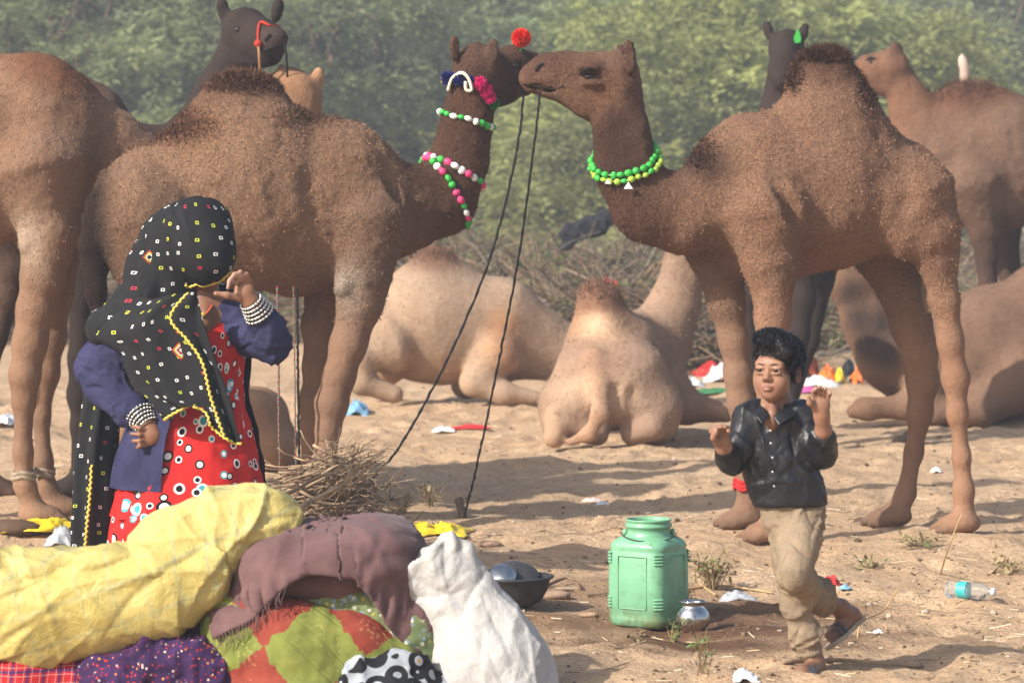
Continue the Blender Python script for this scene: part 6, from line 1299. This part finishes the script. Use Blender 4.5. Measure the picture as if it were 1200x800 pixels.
def weed(px, py, n, h, spread, label, green=.0, seed=0):
    rng = np.random.default_rng(seed); c0 = Gf(px, py, -.01); mb = MB()
    for i in range(n):
        a = rng.uniform(0, A2); e = c0+np.array([math.cos(a)*spread*rng.uniform(.2, 1), math.sin(a)*spread*rng.uniform(.2, 1), h*rng.uniform(.45, 1)]); m = (c0+e)/2+np.array([0, 0, h*.15])+rng.normal(0, .012, 3)
        mb.add(*tube(cr([c0+rng.normal(0, .01, 3), m, e], 6), np.linspace(.0022, .0009, 6), 4), c=np.array([.32, .24, .13])*rng.uniform(.6, 1.2))
        for j in range(4 if green else 2):
            q = m+(e-m)*rng.uniform(0, 1); d = rng.normal(0, .02, 3); sd = np.cross(d, [0, 0, 1.])*.25; mb.add([q, q+d*.5+sd, q+d, q+d*.5-sd], [(0, 1, 2, 3)], c=np.array([.12, .17, .05]) if green and rng.uniform() < green else np.array([.30, .23, .12]))
    v, f, c_ = mb.out(); o = mk('weed', v, f, M_BR, loc=c0, col=c_); return tag(o, label, 'weed', 'weeds on the sand')
weed(835, 690, 60, .16, .13, 'dry brushy tuft standing behind the steel pot', .25, 1); weed(792, 752, 8, .09, .04, 'small green seedling before the steel pot', .9, 2); weed(825, 790, 10, .16, .06, 'spindly yellow-green weed at the lower edge', .7, 3)
weed(505, 592, 24, .12, .10, 'tuft of dry straw by the firewood', 0, 4); weed(1075, 640, 26, .06, .16, 'low dry tuft between hind feet and bottle', .2, 5); weed(1180, 672, 26, .08, .15, 'low dry grass behind the bottle', .1, 6); weed(1020, 665, 14, .05, .08, 'tiny greenish tuft beside the khaki knee', .6, 7)
weed(745, 752, 8, .06, .03, 'short straw stub below the green can', 0, 8); weed(470, 602, 30, .14, .16, 'loose dry twigs trailing from the firewood', 0, 9)
# scattered straw, chips and dung
def scatter(n, lo, hi, seed, big):
    rng = np.random.default_rng(seed); mb = MB()
    for i in range(n):
        py = rng.uniform(lo, hi); px = rng.uniform(-40, 1240); p = Gf(px, py); k = rng.uniform()
        if k < .45:
            a = rng.uniform(0, A2); L = rng.uniform(.02, .09); d = np.array([math.cos(a), math.sin(a), rng.normal(0, .12)])*L; sd = np.array([-math.sin(a), math.cos(a), 0])*.002; q = p+[0, 0, .008]
            mb.add([q-sd, q+d-sd*.4, q+d+sd*.4, q+sd, q+[0, 0, .003], q+d+[0, 0, .003]], [(0, 1, 5, 4), (4, 5, 2, 3)], c=np.array(random.choice([(.42, .33, .2), (.25, .18, .11), (.5, .42, .3), (.16, .11, .07)])))
        else:
            r = rng.uniform(.003, .007)*(1.9 if k > .95 else 1); v, f = uvsphere(p+[0, 0, r*.4], (r*rng.uniform(1, 1.6), r*rng.uniform(1, 1.4), r*.8), 6, 4); v = v+rng.normal(0, r*.12, v.shape)
            mb.add(v, f, c=np.array(random.choice([(.10, .065, .04), (.20, .14, .09), (.30, .22, .15), (.14, .09, .06), (.42, .34, .25)])))
    return mb.out()
for nm, args in (('ground_debris', (2200, 545, 805, 1, 0)), ('ground_debris', (1500, 430, 545, 2, 0))):
    v, f, c_ = scatter(*args); o = mk(nm, v, f, M_BR, loc=(0, 12, 0), col=c_, smooth=False); kind(o, 'stuff'); o['label'] = 'scattered straw, chips and droppings on the sand'; o['category'] = 'debris'
print('small', time.time()-T0)

# ---------------------------------------------------------------- the dusty air
hz_ = NT('haze_air'); nt_ = hz_.t; pv = hz_.n('VolumePrincipled'); pv.inputs['Color'].default_value = (.86, .92, 1., 1); pv.inputs['Density'].default_value = .0032; pv.inputs['Anisotropy'].default_value = .15
nt_.nodes.remove(hz_.b); nt_.links.new(pv.outputs[0], nt_.nodes['Material Output'].inputs['Volume'])
a_, b_ = np.array([-480., -70., -3.]), np.array([480., 290., 17.]); v = np.array([[x, y, z] for x in (a_[0], b_[0]) for y in (a_[1], b_[1]) for z in (a_[2], b_[2])])
kind(mk('haze', v, [(0, 1, 3, 2), (4, 6, 7, 5), (0, 4, 5, 1), (2, 3, 7, 6), (0, 2, 6, 4), (1, 5, 7, 3)], hz_.m, loc=(0, 0, 0), smooth=False), 'stuff')
